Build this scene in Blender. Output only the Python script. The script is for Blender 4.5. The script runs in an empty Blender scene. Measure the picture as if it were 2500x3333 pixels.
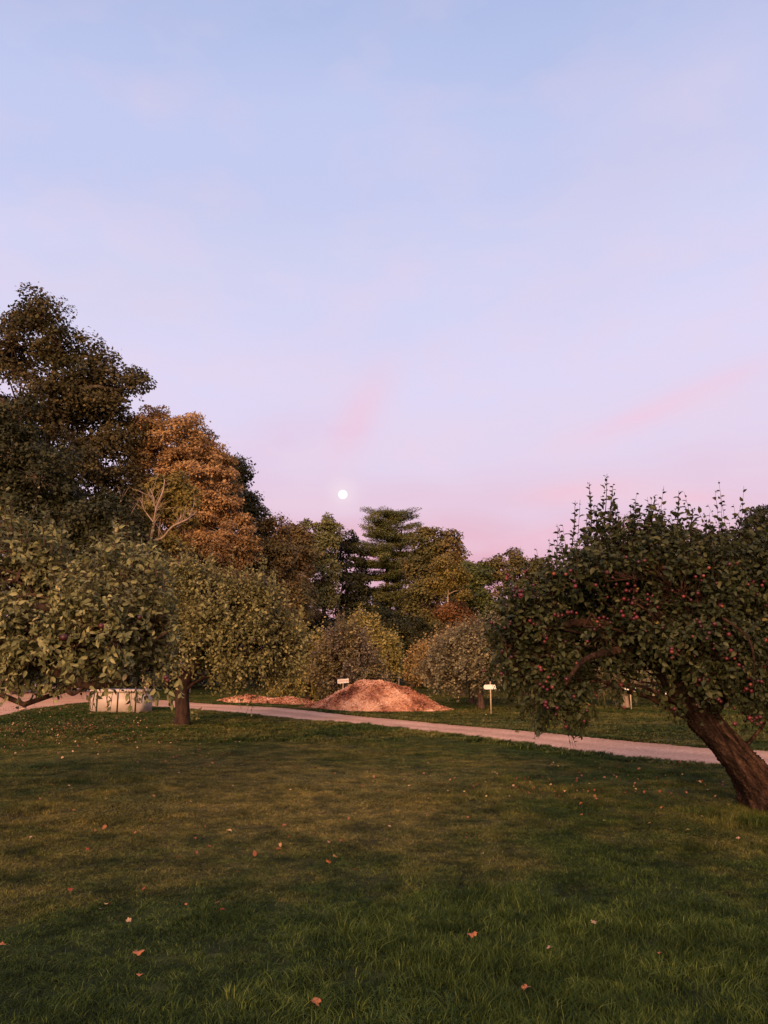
import bpy, math, random
import numpy as np
from mathutils import Vector

# ------------------------------------------------------------------ camera, sky, light
scene = bpy.context.scene
COL = scene.collection
F = 2500.0                     # focal length in photograph pixels
CAM_H = 1.6
PITCH = math.atan(499 / F)

cam_d = bpy.data.cameras.new("camera")
cam_d.sensor_fit = 'VERTICAL'
cam_d.sensor_height = 36.0
cam_d.sensor_width = 27.0
cam_d.lens = F / 3333 * 36.0
cam_d.clip_start = 0.05
cam_d.clip_end = 20000
cam = bpy.data.objects.new("camera", cam_d)
cam.location = (0, 0, CAM_H)
cam.rotation_euler = (math.pi / 2 + PITCH, 0, 0)
COL.objects.link(cam)
scene.camera = cam

vs = scene.view_settings
vs.view_transform = 'Standard'
vs.look = 'None'
vs.exposure = 0.0
vs.gamma = 1.0
vs.use_curve_mapping = False
scene.render.engine = 'CYCLES'
cy = scene.cycles
cy.max_bounces = 6
cy.diffuse_bounces = 3
cy.glossy_bounces = 2
cy.transmission_bounces = 3
cy.transparent_max_bounces = 4


def s2l(r, g, b):
    o = []
    for c in (r, g, b):
        c /= 255.0
        o.append(c / 12.92 if c <= 0.04045 else ((c + 0.055) / 1.055) ** 2.4)
    return (o[0], o[1], o[2], 1.0)


def ray(px, py):
    u = (px - 1250) / F
    v = (1666.5 - py) / F
    cp, sp = math.cos(PITCH), math.sin(PITCH)
    return np.array([u, cp - v * sp, sp + v * cp])


def at(px, py, D):
    """point seen at photograph pixel px, py that stands D metres ahead"""
    r = ray(px, py)
    return r * (D / r[1]) + np.array([0, 0, CAM_H])


def gp(px, py):
    """where the ground is, under that pixel"""
    r = ray(px, py)
    t = CAM_H / max(1e-4, -r[2])
    return (r[0] * t, r[1] * t)


world = bpy.data.worlds.new("World")
scene.world = world
world.use_nodes = True
wt = world.node_tree
for n in list(wt.nodes):
    wt.nodes.remove(n)


def wn(kind, **kw):
    n = wt.nodes.new(kind)
    for k, v in kw.items():
        setattr(n, k, v)
    return n


def wm(op, a, b=None, c=None, clamp=False):
    n = wt.nodes.new('ShaderNodeMath')
    n.operation = op
    n.use_clamp = clamp
    for i, s in enumerate((a, b, c)):
        if s is None:
            continue
        if isinstance(s, (int, float)):
            n.inputs[i].default_value = s
        else:
            wt.links.new(s, n.inputs[i])
    return n.outputs[0]


def wmix(f, a, b, mode='MIX'):
    n = wt.nodes.new('ShaderNodeMix')
    n.data_type = 'RGBA'
    n.blend_type = mode
    for s, i in ((f, 0), (a, 6), (b, 7)):
        if isinstance(s, (int, float, tuple)):
            n.inputs[i].default_value = s
        else:
            wt.links.new(s, n.inputs[i])
    return n.outputs[2]


tc = wn('ShaderNodeTexCoord')
sep = wn('ShaderNodeSeparateXYZ')
wt.links.new(tc.outputs['Generated'], sep.inputs[0])
X, Y, Z = sep.outputs
el = wm('MULTIPLY', wm('ARCSINE', Z), 180 / math.pi)
az = wm('MULTIPLY', wm('ARCTAN2', X, Y), 180 / math.pi)
ramp = wn('ShaderNodeValToRGB')
ramp.color_ramp.interpolation = 'EASE'
stops = [(0, (214, 152, 168)), (6.5, (228, 170, 190)), (9, (233, 188, 206)), (12, (231, 203, 225)), (15.5, (228, 214, 239)),
         (20, (223, 217, 246)), (27, (212, 213, 245)), (35, (196, 204, 241)), (45, (175, 190, 231)), (90, (150, 158, 204))]
els = ramp.color_ramp.elements
while len(els) < len(stops):
    els.new(0.5)
for e, (p, c) in zip(els, stops):
    e.position = p / 90
    e.color = s2l(*c)
soft = wn('ShaderNodeTexNoise')
soft.inputs['Scale'].default_value = 2.2
soft.inputs['Detail'].default_value = 3.0
mp = wn('ShaderNodeMapping')
mp.inputs['Scale'].default_value = (1, 1, 2.2)
mp.inputs['Rotation'].default_value = (0, 0.35, 0)
wt.links.new(tc.outputs['Generated'], mp.inputs[0])
wt.links.new(mp.outputs[0], soft.inputs[0])
nz = wm('SUBTRACT', soft.outputs[0], 0.5)
elw = wm('ADD', el, wm('MULTIPLY', nz, 10.0))
wt.links.new(wm('DIVIDE', elw, 90.0, clamp=True), ramp.inputs[0])
sky = ramp.outputs[0]
# thin pink cloud streaks, and the moon's glow painted into the sky
fine = wn('ShaderNodeTexNoise')
fine.inputs['Scale'].default_value = 9.0
fine.inputs['Detail'].default_value = 5.0
wt.links.new(mp.outputs[0], fine.inputs[0])


def streak(px, py, ang, slong, sshort, amt, colr):
    """soft cloud streak centred on a bearing and height in the sky (degrees)"""
    global sky
    r = ray(px, py)
    a0 = math.degrees(math.atan2(r[0], r[1]))
    e0 = math.degrees(math.asin(r[2] / np.linalg.norm(r)))
    ca, sa = math.cos(math.radians(ang)), math.sin(math.radians(ang))
    da = wm('SUBTRACT', az, a0)
    de = wm('SUBTRACT', el, e0)
    u = wm('DIVIDE', wm('ADD', wm('MULTIPLY', da, ca), wm('MULTIPLY', de, sa)), slong)
    v = wm('DIVIDE', wm('SUBTRACT', wm('MULTIPLY', de, ca), wm('MULTIPLY', da, sa)), sshort)
    d = wm('ADD', wm('MULTIPLY', u, u), wm('MULTIPLY', v, v))
    d = wm('ADD', d, wm('MULTIPLY', wm('SUBTRACT', fine.outputs[0], 0.5), 1.8))
    g = wm('MULTIPLY', wm('POWER', 2.718, wm('MULTIPLY', d, -1.0)), amt, clamp=True)
    sky = wmix(g, sky, s2l(*colr))


streak(1170, 1350, 58, 3.6, 1.5, 0.55, (246, 192, 214))
streak(900, 1450, 30, 6, 2.2, 0.25, (232, 190, 216))
streak(2150, 1330, 16, 7.0, 0.9, 0.5, (247, 202, 222))
streak(1900, 1600, 3, 4.0, 0.8, 0.6, (250, 196, 210))
streak(2200, 1625, -4, 3.5, 0.7, 0.5, (250, 198, 210))
streak(1790, 1740, 12, 3.5, 0.8, 0.5, (244, 178, 198))
streak(1050, 1130, 45, 8, 3, 0.12, (224, 208, 236))
streak(2100, 520, 35, 12, 5, 0.32, (216, 205, 232))
streak(500, 900, 15, 14, 4, 0.22, (214, 208, 228))
streak(1116, 1609, 0, 1.0, 1.0, 0.55, (252, 238, 242))  # halo round the moon, its glow painted into the sky colour
wisp = wm('MULTIPLY', wm('SUBTRACT', fine.outputs[0], 0.44), 1.7, clamp=True)
wisp = wm('MULTIPLY', wisp, wm('SUBTRACT', 1.0, wm('MULTIPLY', wm('ABSOLUTE', Z), 0.9), clamp=True))
sky = wmix(wisp, sky, s2l(240, 212, 228))
# the afterglow: away from the view the sky turns steadily to warm peach round the set sun
back = wm('MULTIPLY', wm('ADD', wm('MULTIPLY', Y, -0.5), 0.30), 1.25, clamp=True)
back = wm('MULTIPLY', back, wm('SUBTRACT', 1.0, wm('MULTIPLY', wm('MAXIMUM', Z, 0.0), 0.75)))
sky = wmix(back, sky, (1.35, 0.74, 0.42, 1))
bg = wn('ShaderNodeBackground')
wt.links.new(sky, bg.inputs[0])
bg.inputs[1].default_value = 1.0
wo = wn('ShaderNodeOutputWorld')
wt.links.new(bg.outputs[0], wo.inputs[0])

sun_d = bpy.data.lights.new("afterglow_sun", 'SUN')
sun_d.energy = 5.0
sun_d.angle = math.radians(28)
sun_d.color = (1.0, 0.56, 0.29)
sun = bpy.data.objects.new("afterglow_sun", sun_d)
sun.rotation_euler = (math.radians(72), 0, math.radians(-14))   # from behind the camera, a little to its left
COL.objects.link(sun)

# ------------------------------------------------------------------ helpers
rng = np.random.default_rng(7)
TRI = 0


def nrm(a):
    return a / (np.linalg.norm(a, axis=-1, keepdims=True) + 1e-9)


def mesh(name, V, faces=None, quads=None, tris=None, mat=None, rnd=None, smooth=False):
    """quads / tris are int arrays; faces a list for irregular meshes"""
    global TRI
    me = bpy.data.meshes.new(name)
    V = np.asarray(V, dtype=np.float32)
    if faces is not None:
        me.from_pydata([tuple(map(float, v)) for v in V], [], faces)
        TRI += sum(len(f) - 2 for f in faces)
    else:
        idx, tot = [], []
        for A, k in ((quads, 4), (tris, 3)):
            if A is not None and len(A):
                idx.append(np.asarray(A, dtype=np.int32).ravel())
                tot.append(np.full(len(A), k, dtype=np.int32))
                TRI += len(A) * (k - 2)
        idx = np.concatenate(idx)
        tot = np.concatenate(tot)
        start = np.concatenate([[0], np.cumsum(tot)[:-1]]).astype(np.int32)
        me.vertices.add(len(V))
        me.vertices.foreach_set('co', V.ravel())
        me.loops.add(len(idx))
        me.loops.foreach_set('vertex_index', idx)
        me.polygons.add(len(tot))
        me.polygons.foreach_set('loop_start', start)
        me.polygons.foreach_set('loop_total', tot)
        me.update(calc_edges=True)
    if rnd is not None:
        a = me.attributes.new('rnd', 'FLOAT', 'FACE')
        a.data.foreach_set('value', np.asarray(rnd, dtype=np.float32))
    if smooth:
        me.polygons.foreach_set('use_smooth', np.ones(len(me.polygons), dtype=bool))
    if mat:
        me.materials.append(mat)
    return me


def link(name, me, parent=None, loc=None, rot=None, label=None, cat=None, group=None, kind=None):
    o = bpy.data.objects.new(name, me)
    COL.objects.link(o)
    if parent is not None:
        o.parent = parent
    if loc is not None:
        o.location = [float(v) for v in loc]
    if rot is not None:
        o.rotation_euler = rot
    if label:
        o['label'] = label
    if cat:
        o['category'] = cat
    if group:
        o['group'] = group
    if kind:
        o['kind'] = kind
    return o


def thing(name, loc, label, cat, group=None, rot=None):
    return link(name, None, loc=loc, rot=rot, label=label, cat=cat, group=group)


def gh(x, y):
    """gentle unevenness of the ground"""
    x = np.asarray(x, dtype=float)
    y = np.asarray(y, dtype=float)
    z = 0.4 * 0.028 * np.sin(x * 0.9 + 1.3 * np.sin(y * 0.37)) + 0.5 * 0.03 * np.sin(y * 0.71 + 0.8 * np.sin(x * 0.5 + 1)) + 0.4 * 0.012 * np.sin(x * 2.3 + y * 1.9)
    f = np.clip(1.4 - (x ** 2 + y ** 2) ** 0.5 / 70, 0, 1)
    return z * f


# -------- materials
def newmat(name):
    m = bpy.data.materials.new(name)
    m.use_nodes = True
    nt = m.node_tree
    bsdf = nt.nodes['Principled BSDF']
    return m, nt, bsdf


def N(nt, kind, **kw):
    n = nt.nodes.new(kind)
    for k, v in kw.items():
        setattr(n, k, v)
    return n


def setramp(r, stops):
    e = r.color_ramp.elements
    while len(e) < len(stops):
        e.new(0.5)
    for a, (p, c) in zip(e, stops):
        a.position = p
        a.color = (c[0], c[1], c[2], 1)


def leafmat(name, stops, rough=0.6, trans=0.25, spec=0.22, gain=1.0, nscale=1.0, nstops=None):
    """leaf colours picked per leaf by the face attribute rnd; slow noise shifts whole regions of the crown"""
    stops = [(p, tuple(c * gain for c in k)) for p, k in stops]
    if nstops:
        nstops = [(p, tuple(c * gain for c in k)) for p, k in nstops]
    m, nt, b = newmat(name)
    at_ = N(nt, 'ShaderNodeAttribute', attribute_name='rnd')
    r = N(nt, 'ShaderNodeValToRGB')
    setramp(r, stops)
    nt.links.new(at_.outputs['Fac'], r.inputs[0])
    colr = r.outputs[0]
    if nstops:
        ge = N(nt, 'ShaderNodeNewGeometry')
        no = N(nt, 'ShaderNodeTexNoise')
        no.inputs['Scale'].default_value = nscale
        no.inputs['Detail'].default_value = 2
        nt.links.new(ge.outputs['Position'], no.inputs[0])
        r2 = N(nt, 'ShaderNodeValToRGB')
        setramp(r2, [(0.40, (0, 0, 0)), (0.62, (1, 1, 1))])
        nt.links.new(no.outputs[0], r2.inputs[0])
        r3 = N(nt, 'ShaderNodeValToRGB')
        setramp(r3, nstops)
        nt.links.new(at_.outputs['Fac'], r3.inputs[0])
        mx = N(nt, 'ShaderNodeMix', data_type='RGBA')
        nt.links.new(r2.outputs[0], mx.inputs[0])
        nt.links.new(colr, mx.inputs[6])
        nt.links.new(r3.outputs[0], mx.inputs[7])
        colr = mx.outputs[2]
    nt.links.new(colr, b.inputs['Base Color'])
    b.inputs['Roughness'].default_value = rough
    b.inputs['Specular IOR Level'].default_value = spec
    tr = N(nt, 'ShaderNodeBsdfTranslucent')
    nt.links.new(colr, tr.inputs[0])
    ms = N(nt, 'ShaderNodeMixShader')
    ms.inputs[0].default_value = trans
    nt.links.new(b.outputs[0], ms.inputs[1])
    nt.links.new(tr.outputs[0], ms.inputs[2])
    nt.links.new(ms.outputs[0], nt.nodes['Material Output'].inputs[0])
    return m


def barkmat(name, c1, c2, scale=14, bump=0.6, zs=0.25):
    m, nt, b = newmat(name)
    tcn = N(nt, 'ShaderNodeTexCoord')
    mpn = N(nt, 'ShaderNodeMapping')
    mpn.inputs['Scale'].default_value = (1, 1, zs)
    nt.links.new(tcn.outputs['Object'], mpn.inputs[0])
    no = N(nt, 'ShaderNodeTexNoise')
    no.inputs['Scale'].default_value = scale
    no.inputs['Detail'].default_value = 8
    no.inputs['Roughness'].default_value = 0.7
    nt.links.new(mpn.outputs[0], no.inputs[0])
    r = N(nt, 'ShaderNodeValToRGB')
    setramp(r, [(0.32, c1), (0.66, c2)])
    nt.links.new(no.outputs[0], r.inputs[0])
    nt.links.new(r.outputs[0], b.inputs['Base Color'])
    bu = N(nt, 'ShaderNodeBump')
    bu.inputs['Strength'].default_value = bump
    bu.inputs['Distance'].default_value = 0.03
    nt.links.new(no.outputs[0], bu.inputs['Height'])
    nt.links.new(bu.outputs[0], b.inputs['Normal'])
    b.inputs['Roughness'].default_value = 0.9
    b.inputs['Specular IOR Level'].default_value = 0.2
    return m


def leaning_bark(name, ang, c1, c2, c3):
    """furrowed bark whose plates run along a leaning trunk"""
    m, nt, b = newmat(name)
    tcn = N(nt, 'ShaderNodeTexCoord')
    m1, m2 = N(nt, 'ShaderNodeMapping'), N(nt, 'ShaderNodeMapping')
    m1.inputs['Rotation'].default_value = (0, ang, 0)
    m2.inputs['Scale'].default_value = (1, 1, 0.28)
    nt.links.new(tcn.outputs['Object'], m1.inputs[0])
    nt.links.new(m1.outputs[0], m2.inputs[0])
    no = N(nt, 'ShaderNodeTexNoise')
    no.inputs['Scale'].default_value = 17
    no.inputs['Detail'].default_value = 9
    no.inputs['Roughness'].default_value = 0.72
    no.inputs['Distortion'].default_value = 0.6
    nt.links.new(m2.outputs[0], no.inputs[0])
    n2 = N(nt, 'ShaderNodeTexNoise')
    n2.inputs['Scale'].default_value = 4
    n2.inputs['Detail'].default_value = 4
    nt.links.new(m2.outputs[0], n2.inputs[0])
    r = N(nt, 'ShaderNodeValToRGB')
    setramp(r, [(0.38, c1), (0.52, c2), (0.68, c3)])
    nt.links.new(no.outputs[0], r.inputs[0])
    r2 = N(nt, 'ShaderNodeValToRGB')
    setramp(r2, [(0.35, (0.55, 0.55, 0.6)), (0.65, (1.25, 1.15, 1.05))])
    nt.links.new(n2.outputs[0], r2.inputs[0])
    mx = N(nt, 'ShaderNodeMix', data_type='RGBA', blend_type='MULTIPLY')
    mx.inputs[0].default_value = 1
    nt.links.new(r.outputs[0], mx.inputs[6])
    nt.links.new(r2.outputs[0], mx.inputs[7])
    nt.links.new(mx.outputs[2], b.inputs['Base Color'])
    bu = N(nt, 'ShaderNodeBump')
    bu.inputs['Strength'].default_value = 1.0
    bu.inputs['Distance'].default_value = 0.07
    nt.links.new(no.outputs[0], bu.inputs['Height'])
    nt.links.new(bu.outputs[0], b.inputs['Normal'])
    b.inputs['Roughness'].default_value = 0.95
    b.inputs['Specular IOR Level'].default_value = 0.12
    return m


def plainmat(name, c1, c2, scale=6, rough=0.7, bump=0.1, spec=0.3, dist=0.01):
    m, nt, b = newmat(name)
    tcn = N(nt, 'ShaderNodeTexCoord')
    no = N(nt, 'ShaderNodeTexNoise')
    no.inputs['Scale'].default_value = scale
    no.inputs['Detail'].default_value = 6
    nt.links.new(tcn.outputs['Object'], no.inputs[0])
    r = N(nt, 'ShaderNodeValToRGB')
    setramp(r, [(0.35, c1), (0.65, c2)])
    nt.links.new(no.outputs[0], r.inputs[0])
    nt.links.new(r.outputs[0], b.inputs['Base Color'])
    bu = N(nt, 'ShaderNodeBump')
    bu.inputs['Strength'].default_value = bump
    bu.inputs['Distance'].default_value = dist
    nt.links.new(no.outputs[0], bu.inputs['Height'])
    nt.links.new(bu.outputs[0], b.inputs['Normal'])
    b.inputs['Roughness'].default_value = rough
    b.inputs['Specular IOR Level'].default_value = spec
    return m


# -------- geometry generators (numpy)
def perp(d):
    a = np.where(np.abs(d[..., 2:3]) < 0.9, np.array([0, 0, 1.0]), np.array([1.0, 0, 0]))
    u = nrm(np.cross(d, a))
    return u, np.cross(d, u)


def sticks(A, B, ra, rb, k=3):
    """many straight tapered twigs at once"""
    A = np.asarray(A, float)
    B = np.asarray(B, float)
    n = len(A)
    d = nrm(B - A)
    u, v = perp(d)
    th = np.arange(k) * 2 * np.pi / k
    ra = np.broadcast_to(np.asarray(ra, float), (n,))
    rb = np.broadcast_to(np.asarray(rb, float), (n,))
    ring = np.cos(th)[None, :, None] * u[:, None] + np.sin(th)[None, :, None] * v[:, None]
    V = np.concatenate([A[:, None] + ring * ra[:, None, None], B[:, None] + ring * rb[:, None, None]], 1).reshape(-1, 3)
    b = np.arange(n)[:, None] * 2 * k
    i = np.arange(k)[None]
    j = (i + 1) % k
    Q = np.stack([b + i, b + j, b + k + j, b + k + i], -1).reshape(-1, 4)
    return V, Q


def smooth_path(P, R, n):
    P = np.asarray(P, float)
    R = np.asarray(R, float)
    t = np.linspace(0, len(P) - 1, n)
    i = np.clip(t.astype(int), 0, len(P) - 2)
    f = (t - i)[:, None]
    P0 = P[np.clip(i - 1, 0, len(P) - 1)]
    P1, P2 = P[i], P[i + 1]
    P3 = P[np.clip(i + 2, 0, len(P) - 1)]
    C = 0.5 * ((2 * P1) + (-P0 + P2) * f + (2 * P0 - 5 * P1 + 4 * P2 - P3) * f ** 2 + (-P0 + 3 * P1 - 3 * P2 + P3) * f ** 3)
    r = R[i] * (1 - f[:, 0]) + R[i + 1] * f[:, 0]
    return C, r


def tube(P, R, k=8, n=None, rough=0.0, seed=0, ridges=0):
    """bent tapering limb through the points P"""
    r_ = np.random.default_rng(seed)
    n = n or max(4, len(P) * 4)
    C, r = smooth_path(P, R, n)
    T = nrm(np.gradient(C, axis=0))
    u0 = perp(T[0:1])[0][0]
    U = []
    for t in T:
        u0 = u0 - t * np.dot(u0, t)
        u0 /= np.linalg.norm(u0) + 1e-9
        U.append(u0.copy())
    U = np.array(U)
    W = np.cross(T, U)
    th = np.arange(k) * 2 * np.pi / k
    rad = np.ones((n, k))
    if rough:
        s = np.linspace(0, 1, n)[:, None]
        for q in range(6):
            m_ = r_.integers(1, 5)
            rad += rough * r_.normal() * 0.35 * np.sin(m_ * th[None] + r_.uniform(0, 6) + s * r_.uniform(-9, 9))
        if ridges:
            for q in range(5):
                rad += rough * 0.30 * np.abs(np.sin(ridges * (0.5 + 0.22 * q) * th[None] + 2.5 * np.sin(s * (7 + 5 * q) + q) + s * r_.uniform(-4, 4))) - rough * 0.15
            rad += rough * 0.25 * r_.normal(size=(n, k))
    V = C[:, None] + (np.cos(th)[None, :, None] * U[:, None] + np.sin(th)[None, :, None] * W[:, None]) * (r[:, None] * rad)[..., None]
    V = np.concatenate([V.reshape(-1, 3), C[-1:] + T[-1:] * r[-1]])
    i = np.arange(n - 1)[:, None] * k
    a = np.arange(k)[None]
    b = (a + 1) % k
    Q = np.stack([i + a, i + b, i + k + b, i + k + a], -1).reshape(-1, 4)
    tip = len(V) - 1
    e = (n - 1) * k
    Tt = np.stack([e + np.arange(k), e + (np.arange(k) + 1) % k, np.full(k, tip)], -1)
    return V, Q, Tt


class Geo:
    def __init__(self):
        self.V, self.Q, self.T, self.n = [], [], [], 0

    def add(self, V, Q=None, T=None):
        self.V.append(V)
        if Q is not None and len(Q):
            self.Q.append(np.asarray(Q) + self.n)
        if T is not None and len(T):
            self.T.append(np.asarray(T) + self.n)
        self.n += len(V)

    def build(self, name, mat, origin=(0, 0, 0), smooth=True):
        V = np.concatenate(self.V) - np.asarray(origin)
        return mesh(name, V, quads=np.concatenate(self.Q) if self.Q else None, tris=np.concatenate(self.T) if self.T else None, mat=mat, smooth=smooth)


def leaf_geo(P, T, Nn, L, W, near=False, droop=0.25, fold=0.22):
    """P base of each leaf, T its direction, Nn its upper side"""
    n = len(P)
    T = nrm(T)
    S = nrm(np.cross(T, Nn))
    Nn = np.cross(S, T)
    L = np.broadcast_to(np.asarray(L, float), (n,))[:, None]
    W = np.broadcast_to(np.asarray(W, float), (n,))[:, None]
    if near:
        b = P
        c = P + T * L * 0.46 - Nn * W * fold * 0.2
        l = P + T * L * 0.24 + S * W * 0.42 + Nn * W * fold
        r = P + T * L * 0.24 - S * W * 0.42 + Nn * W * fold
        l2 = P + T * L * 0.62 + S * W * 0.42 + Nn * (W * fold - L * droop * 0.35)
        r2 = P + T * L * 0.62 - S * W * 0.42 + Nn * (W * fold - L * droop * 0.35)
        t = P + T * L * 0.96 - Nn * L * droop
        V = np.stack([b, l, l2, t, r2, r, c], 1).reshape(-1, 3)
        o = np.arange(n)[:, None] * 7
        F_ = np.array([[0, 6, 1], [1, 6, 2], [2, 6, 3], [3, 6, 4], [4, 6, 5], [5, 6, 0]])
        return V, None, (o[:, None] + F_[None]).reshape(-1, 3), 6
    l = P + T * L * 0.45 + S * W * 0.5 + Nn * W * 0.1
    r = P + T * L * 0.45 - S * W * 0.5 + Nn * W * 0.1
    t = P + T * L - Nn * L * 0.12
    V = np.stack([P, r, t, l], 1).reshape(-1, 3)
    o = np.arange(n)[:, None] * 4
    return V, o + np.arange(4)[None], None, 1


def leaves_mesh(name, P, T, Nn, L, W, rnd, mat, origin, near=False, droop=0.25):
    V, Q, Tr, k = leaf_geo(P, T, Nn, L, W, near, droop)
    return mesh(name, V - np.asarray(origin), quads=Q, tris=Tr, mat=mat, rnd=np.repeat(np.clip(rnd, 0, 1), k))


def inside_poly(px, py, poly):
    n = len(poly)
    c = np.zeros(px.shape, bool)
    j = n - 1
    for i in range(n):
        xi, yi = poly[i]
        xj, yj = poly[j]
        k = ((yi > py) != (yj > py)) & (px < (xj - xi) * (py - yi) / (yj - yi + 1e-12) + xi)
        c ^= k
        j = i
    return c


def to_px(P):
    P = np.asarray(P) - np.array([0, 0, CAM_H])
    cp, sp = math.cos(PITCH), math.sin(PITCH)
    f = P[:, 1] * cp + P[:, 2] * sp
    v = -P[:, 1] * sp + P[:, 2] * cp
    return 1250 + F * P[:, 0] / f, 1666.5 - F * v / f


def noise3(P, sc, seed):
    r_ = np.random.default_rng(seed)
    z = np.zeros(len(P))
    for q in range(8):
        d = r_.normal(size=3)
        d /= np.linalg.norm(d)
        z += np.sin(P @ d * sc * r_.uniform(0.7, 1.8) * 2 + r_.uniform(0, 6.28))
    return z / 2.0


def rdir(r_, n):
    return nrm(r_.normal(size=(n, 3)))


def in_lobes(r_, lobes, n, lo=0.55, hollow=0.5, zmin=None):
    """points spread through the outer part of a union of ellipsoids; also the outward direction"""
    C = np.array([l[0] for l in lobes])
    R = np.array([l[1] for l in lobes])
    w = (R[:, 0] * R[:, 1] * R[:, 2]) ** (2 / 3)
    w = w / w.sum()
    out_p, out_d, out_i = [], [], []
    got = 0
    for _ in range(8):
        m_ = int(n * 1.5) + 50
        i = r_.choice(len(lobes), m_, p=w)
        d = rdir(r_, m_)
        f = lo + (1 - lo) * r_.random(m_) ** 0.7
        p = C[i] + d * R[i] * f[:, None]
        q = ((p[:, None] - C[None]) / R[None])
        dist = np.sqrt((q ** 2).sum(-1)).min(1)
        ok = dist > hollow
        if zmin is not None:
            ok &= p[:, 2] > zmin
        out_p.append(p[ok])
        out_d.append(nrm(d[ok] / R[i][ok]))
        out_i.append(i[ok])
        got += ok.sum()
        if got >= n:
            break
    return np.concatenate(out_p)[:n], np.concatenate(out_d)[:n], np.concatenate(out_i)[:n]


def lobes_px(D, L, depth=0.85):
    """lobes given as the pixel they show at, their radii in pixels and metres nearer/farther"""
    out = []
    for l in L:
        px, py, rx, ry = l[:4]
        dd = l[4] if len(l) > 4 else 0
        c = at(px, py, D + dd)
        s = (D + dd) / F
        rd = (rx + ry) / 2 * s * depth
        out.append((c, np.array([rx * s, max(rd, 0.2), ry * s])))
    return out


def limbs(g, trunk, lobes, r0, seed, k=6):
    """limbs from the upper trunk to each lobe"""
    r_ = np.random.default_rng(seed)
    TP, TR = trunk
    C, rr = smooth_path(TP, TR, 24)
    for c, R in lobes:
        cand = np.linspace(8, 23, 16).astype(int)
        low = C[cand]
        # branch off below the lobe
        d = np.linalg.norm(low - c, axis=1) + np.maximum(0, low[:, 2] - c[2] + 0.25 * np.linalg.norm(low[:, :2] - c[:2], axis=1)) * 2
        j = cand[np.argmin(d)]
        a = C[j]
        dist = np.linalg.norm(c - a)
        if dist < 0.15:
            continue
        mid1 = a + (c - a) * 0.35 + np.array([0, 0, 0.10 * dist]) + r_.normal(size=3) * 0.06 * dist
        mid2 = a + (c - a) * 0.7 + np.array([0, 0, 0.08 * dist]) + r_.normal(size=3) * 0.07 * dist
        ra = min(rr[j] * 0.75, r0 * (0.5 + 0.5 * dist / 3))
        V, Q, T = tube([a, mid1, mid2, c], [ra, ra * 0.75, ra * 0.5, ra * 0.28], k=k, n=10, rough=0.1, seed=seed)
        g.add(V, Q, T)


def broadleaf(name, label, D, base_px, lobes, mat, bark, n_leaf, leaf=0.16, clump=0.7, n_clump=150, seed=1, trunk_r=0.25,
              group=None, flat=0.65, lo=0.6, lean=0.0, cat='tree', trunk_to=None, hollow=0.45, twigs=True, gap=0.0, bias=None):
    """tree of the woods: trunk, limbs, and a crown of leaf clumps"""
    r_ = np.random.default_rng(seed)
    bx, by = (base_px[0] - 1250) / F * D, D
    base = np.array([bx, by, float(gh(bx, by))])
    ctr = np.mean([l[0] for l in lobes], 0)
    top = max(l[0][2] for l in lobes)
    tz = trunk_to if trunk_to else base[2] + (top - base[2]) * 0.9
    tx = ctr[0] * 0.6 + base[0] * 0.4
    TP = np.array([base + [0, 0, -0.15], base + [0, 0, 0.5], [base[0] + (tx - base[0]) * 0.3 + r_.normal() * 0.15, by, tz * 0.4],
                   [base[0] + (tx - base[0]) * 0.7 + r_.normal() * 0.2, by + r_.normal() * 0.2, tz * 0.7], [tx, by, tz]])
    TR = np.array([1.35, 1.0, 0.8, 0.55, 0.15]) * trunk_r
    t = thing(name, base, label, cat, group)
    g = Geo()
    V, Q, T = tube(TP, TR, k=10, n=22, rough=0.08, seed=seed)
    g.add(V, Q, T)
    limbs(g, (TP, TR), lobes, trunk_r * 0.6, seed + 5)
    c, od, li = in_lobes(r_, lobes, n_clump, lo=lo, hollow=hollow)
    n_clump = len(c)
    LC = np.array([l[0] for l in lobes])
    if twigs:
        a = LC[li] + (c - LC[li]) * 0.1
        V, Q = sticks(a, c + od * 0.1, trunk_r * 0.16, trunk_r * 0.05, 3)
        g.add(V, Q)
    link('trunk', g.build('trunk', bark, base), t)
    cr = clump * np.exp(r_.normal(size=n_clump) * 0.28)
    w = cr ** 2
    i = r_.choice(n_clump, n_leaf, p=w / w.sum())
    d = rdir(r_, n_leaf)
    d[:, 2] = np.abs(d[:, 2]) * np.where(r_.random(n_leaf) < 0.75, 1, -1)
    f = (0.35 + 0.65 * r_.random(n_leaf) ** 0.6)
    f *= 1 + 0.22 * r_.normal(size=n_leaf) * (r_.random(n_leaf) < 0.4)
    off = d * (cr[i] * f)[:, None] * np.array([1, 1, flat])
    off[:, 2] -= 0.12 * (off[:, 0] ** 2 + off[:, 1] ** 2) / cr[i]
    P = c[i] + off
    Nn = nrm(d * 0.55 + od[i] * 0.35 + np.array([0, 0, 0.45]) + r_.normal(size=(n_leaf, 3)) * 0.42)
    T = nrm(np.cross(Nn, r_.normal(size=(n_leaf, 3))) + d * 0.5 + np.array([0, 0, -0.15]))
    L = leaf * np.exp(r_.normal(size=n_leaf) * 0.22)
    crnd = r_.random(n_clump)
    rnd = 0.42 * crnd[i] + 0.58 * r_.random(n_leaf)
    if bias is not None:
        rnd = rnd + bias(P)
    me = leaves_mesh('crown', P, T, Nn, L, L * 0.72, rnd, mat, base)
    link('crown', me, t)
    return t


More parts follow.
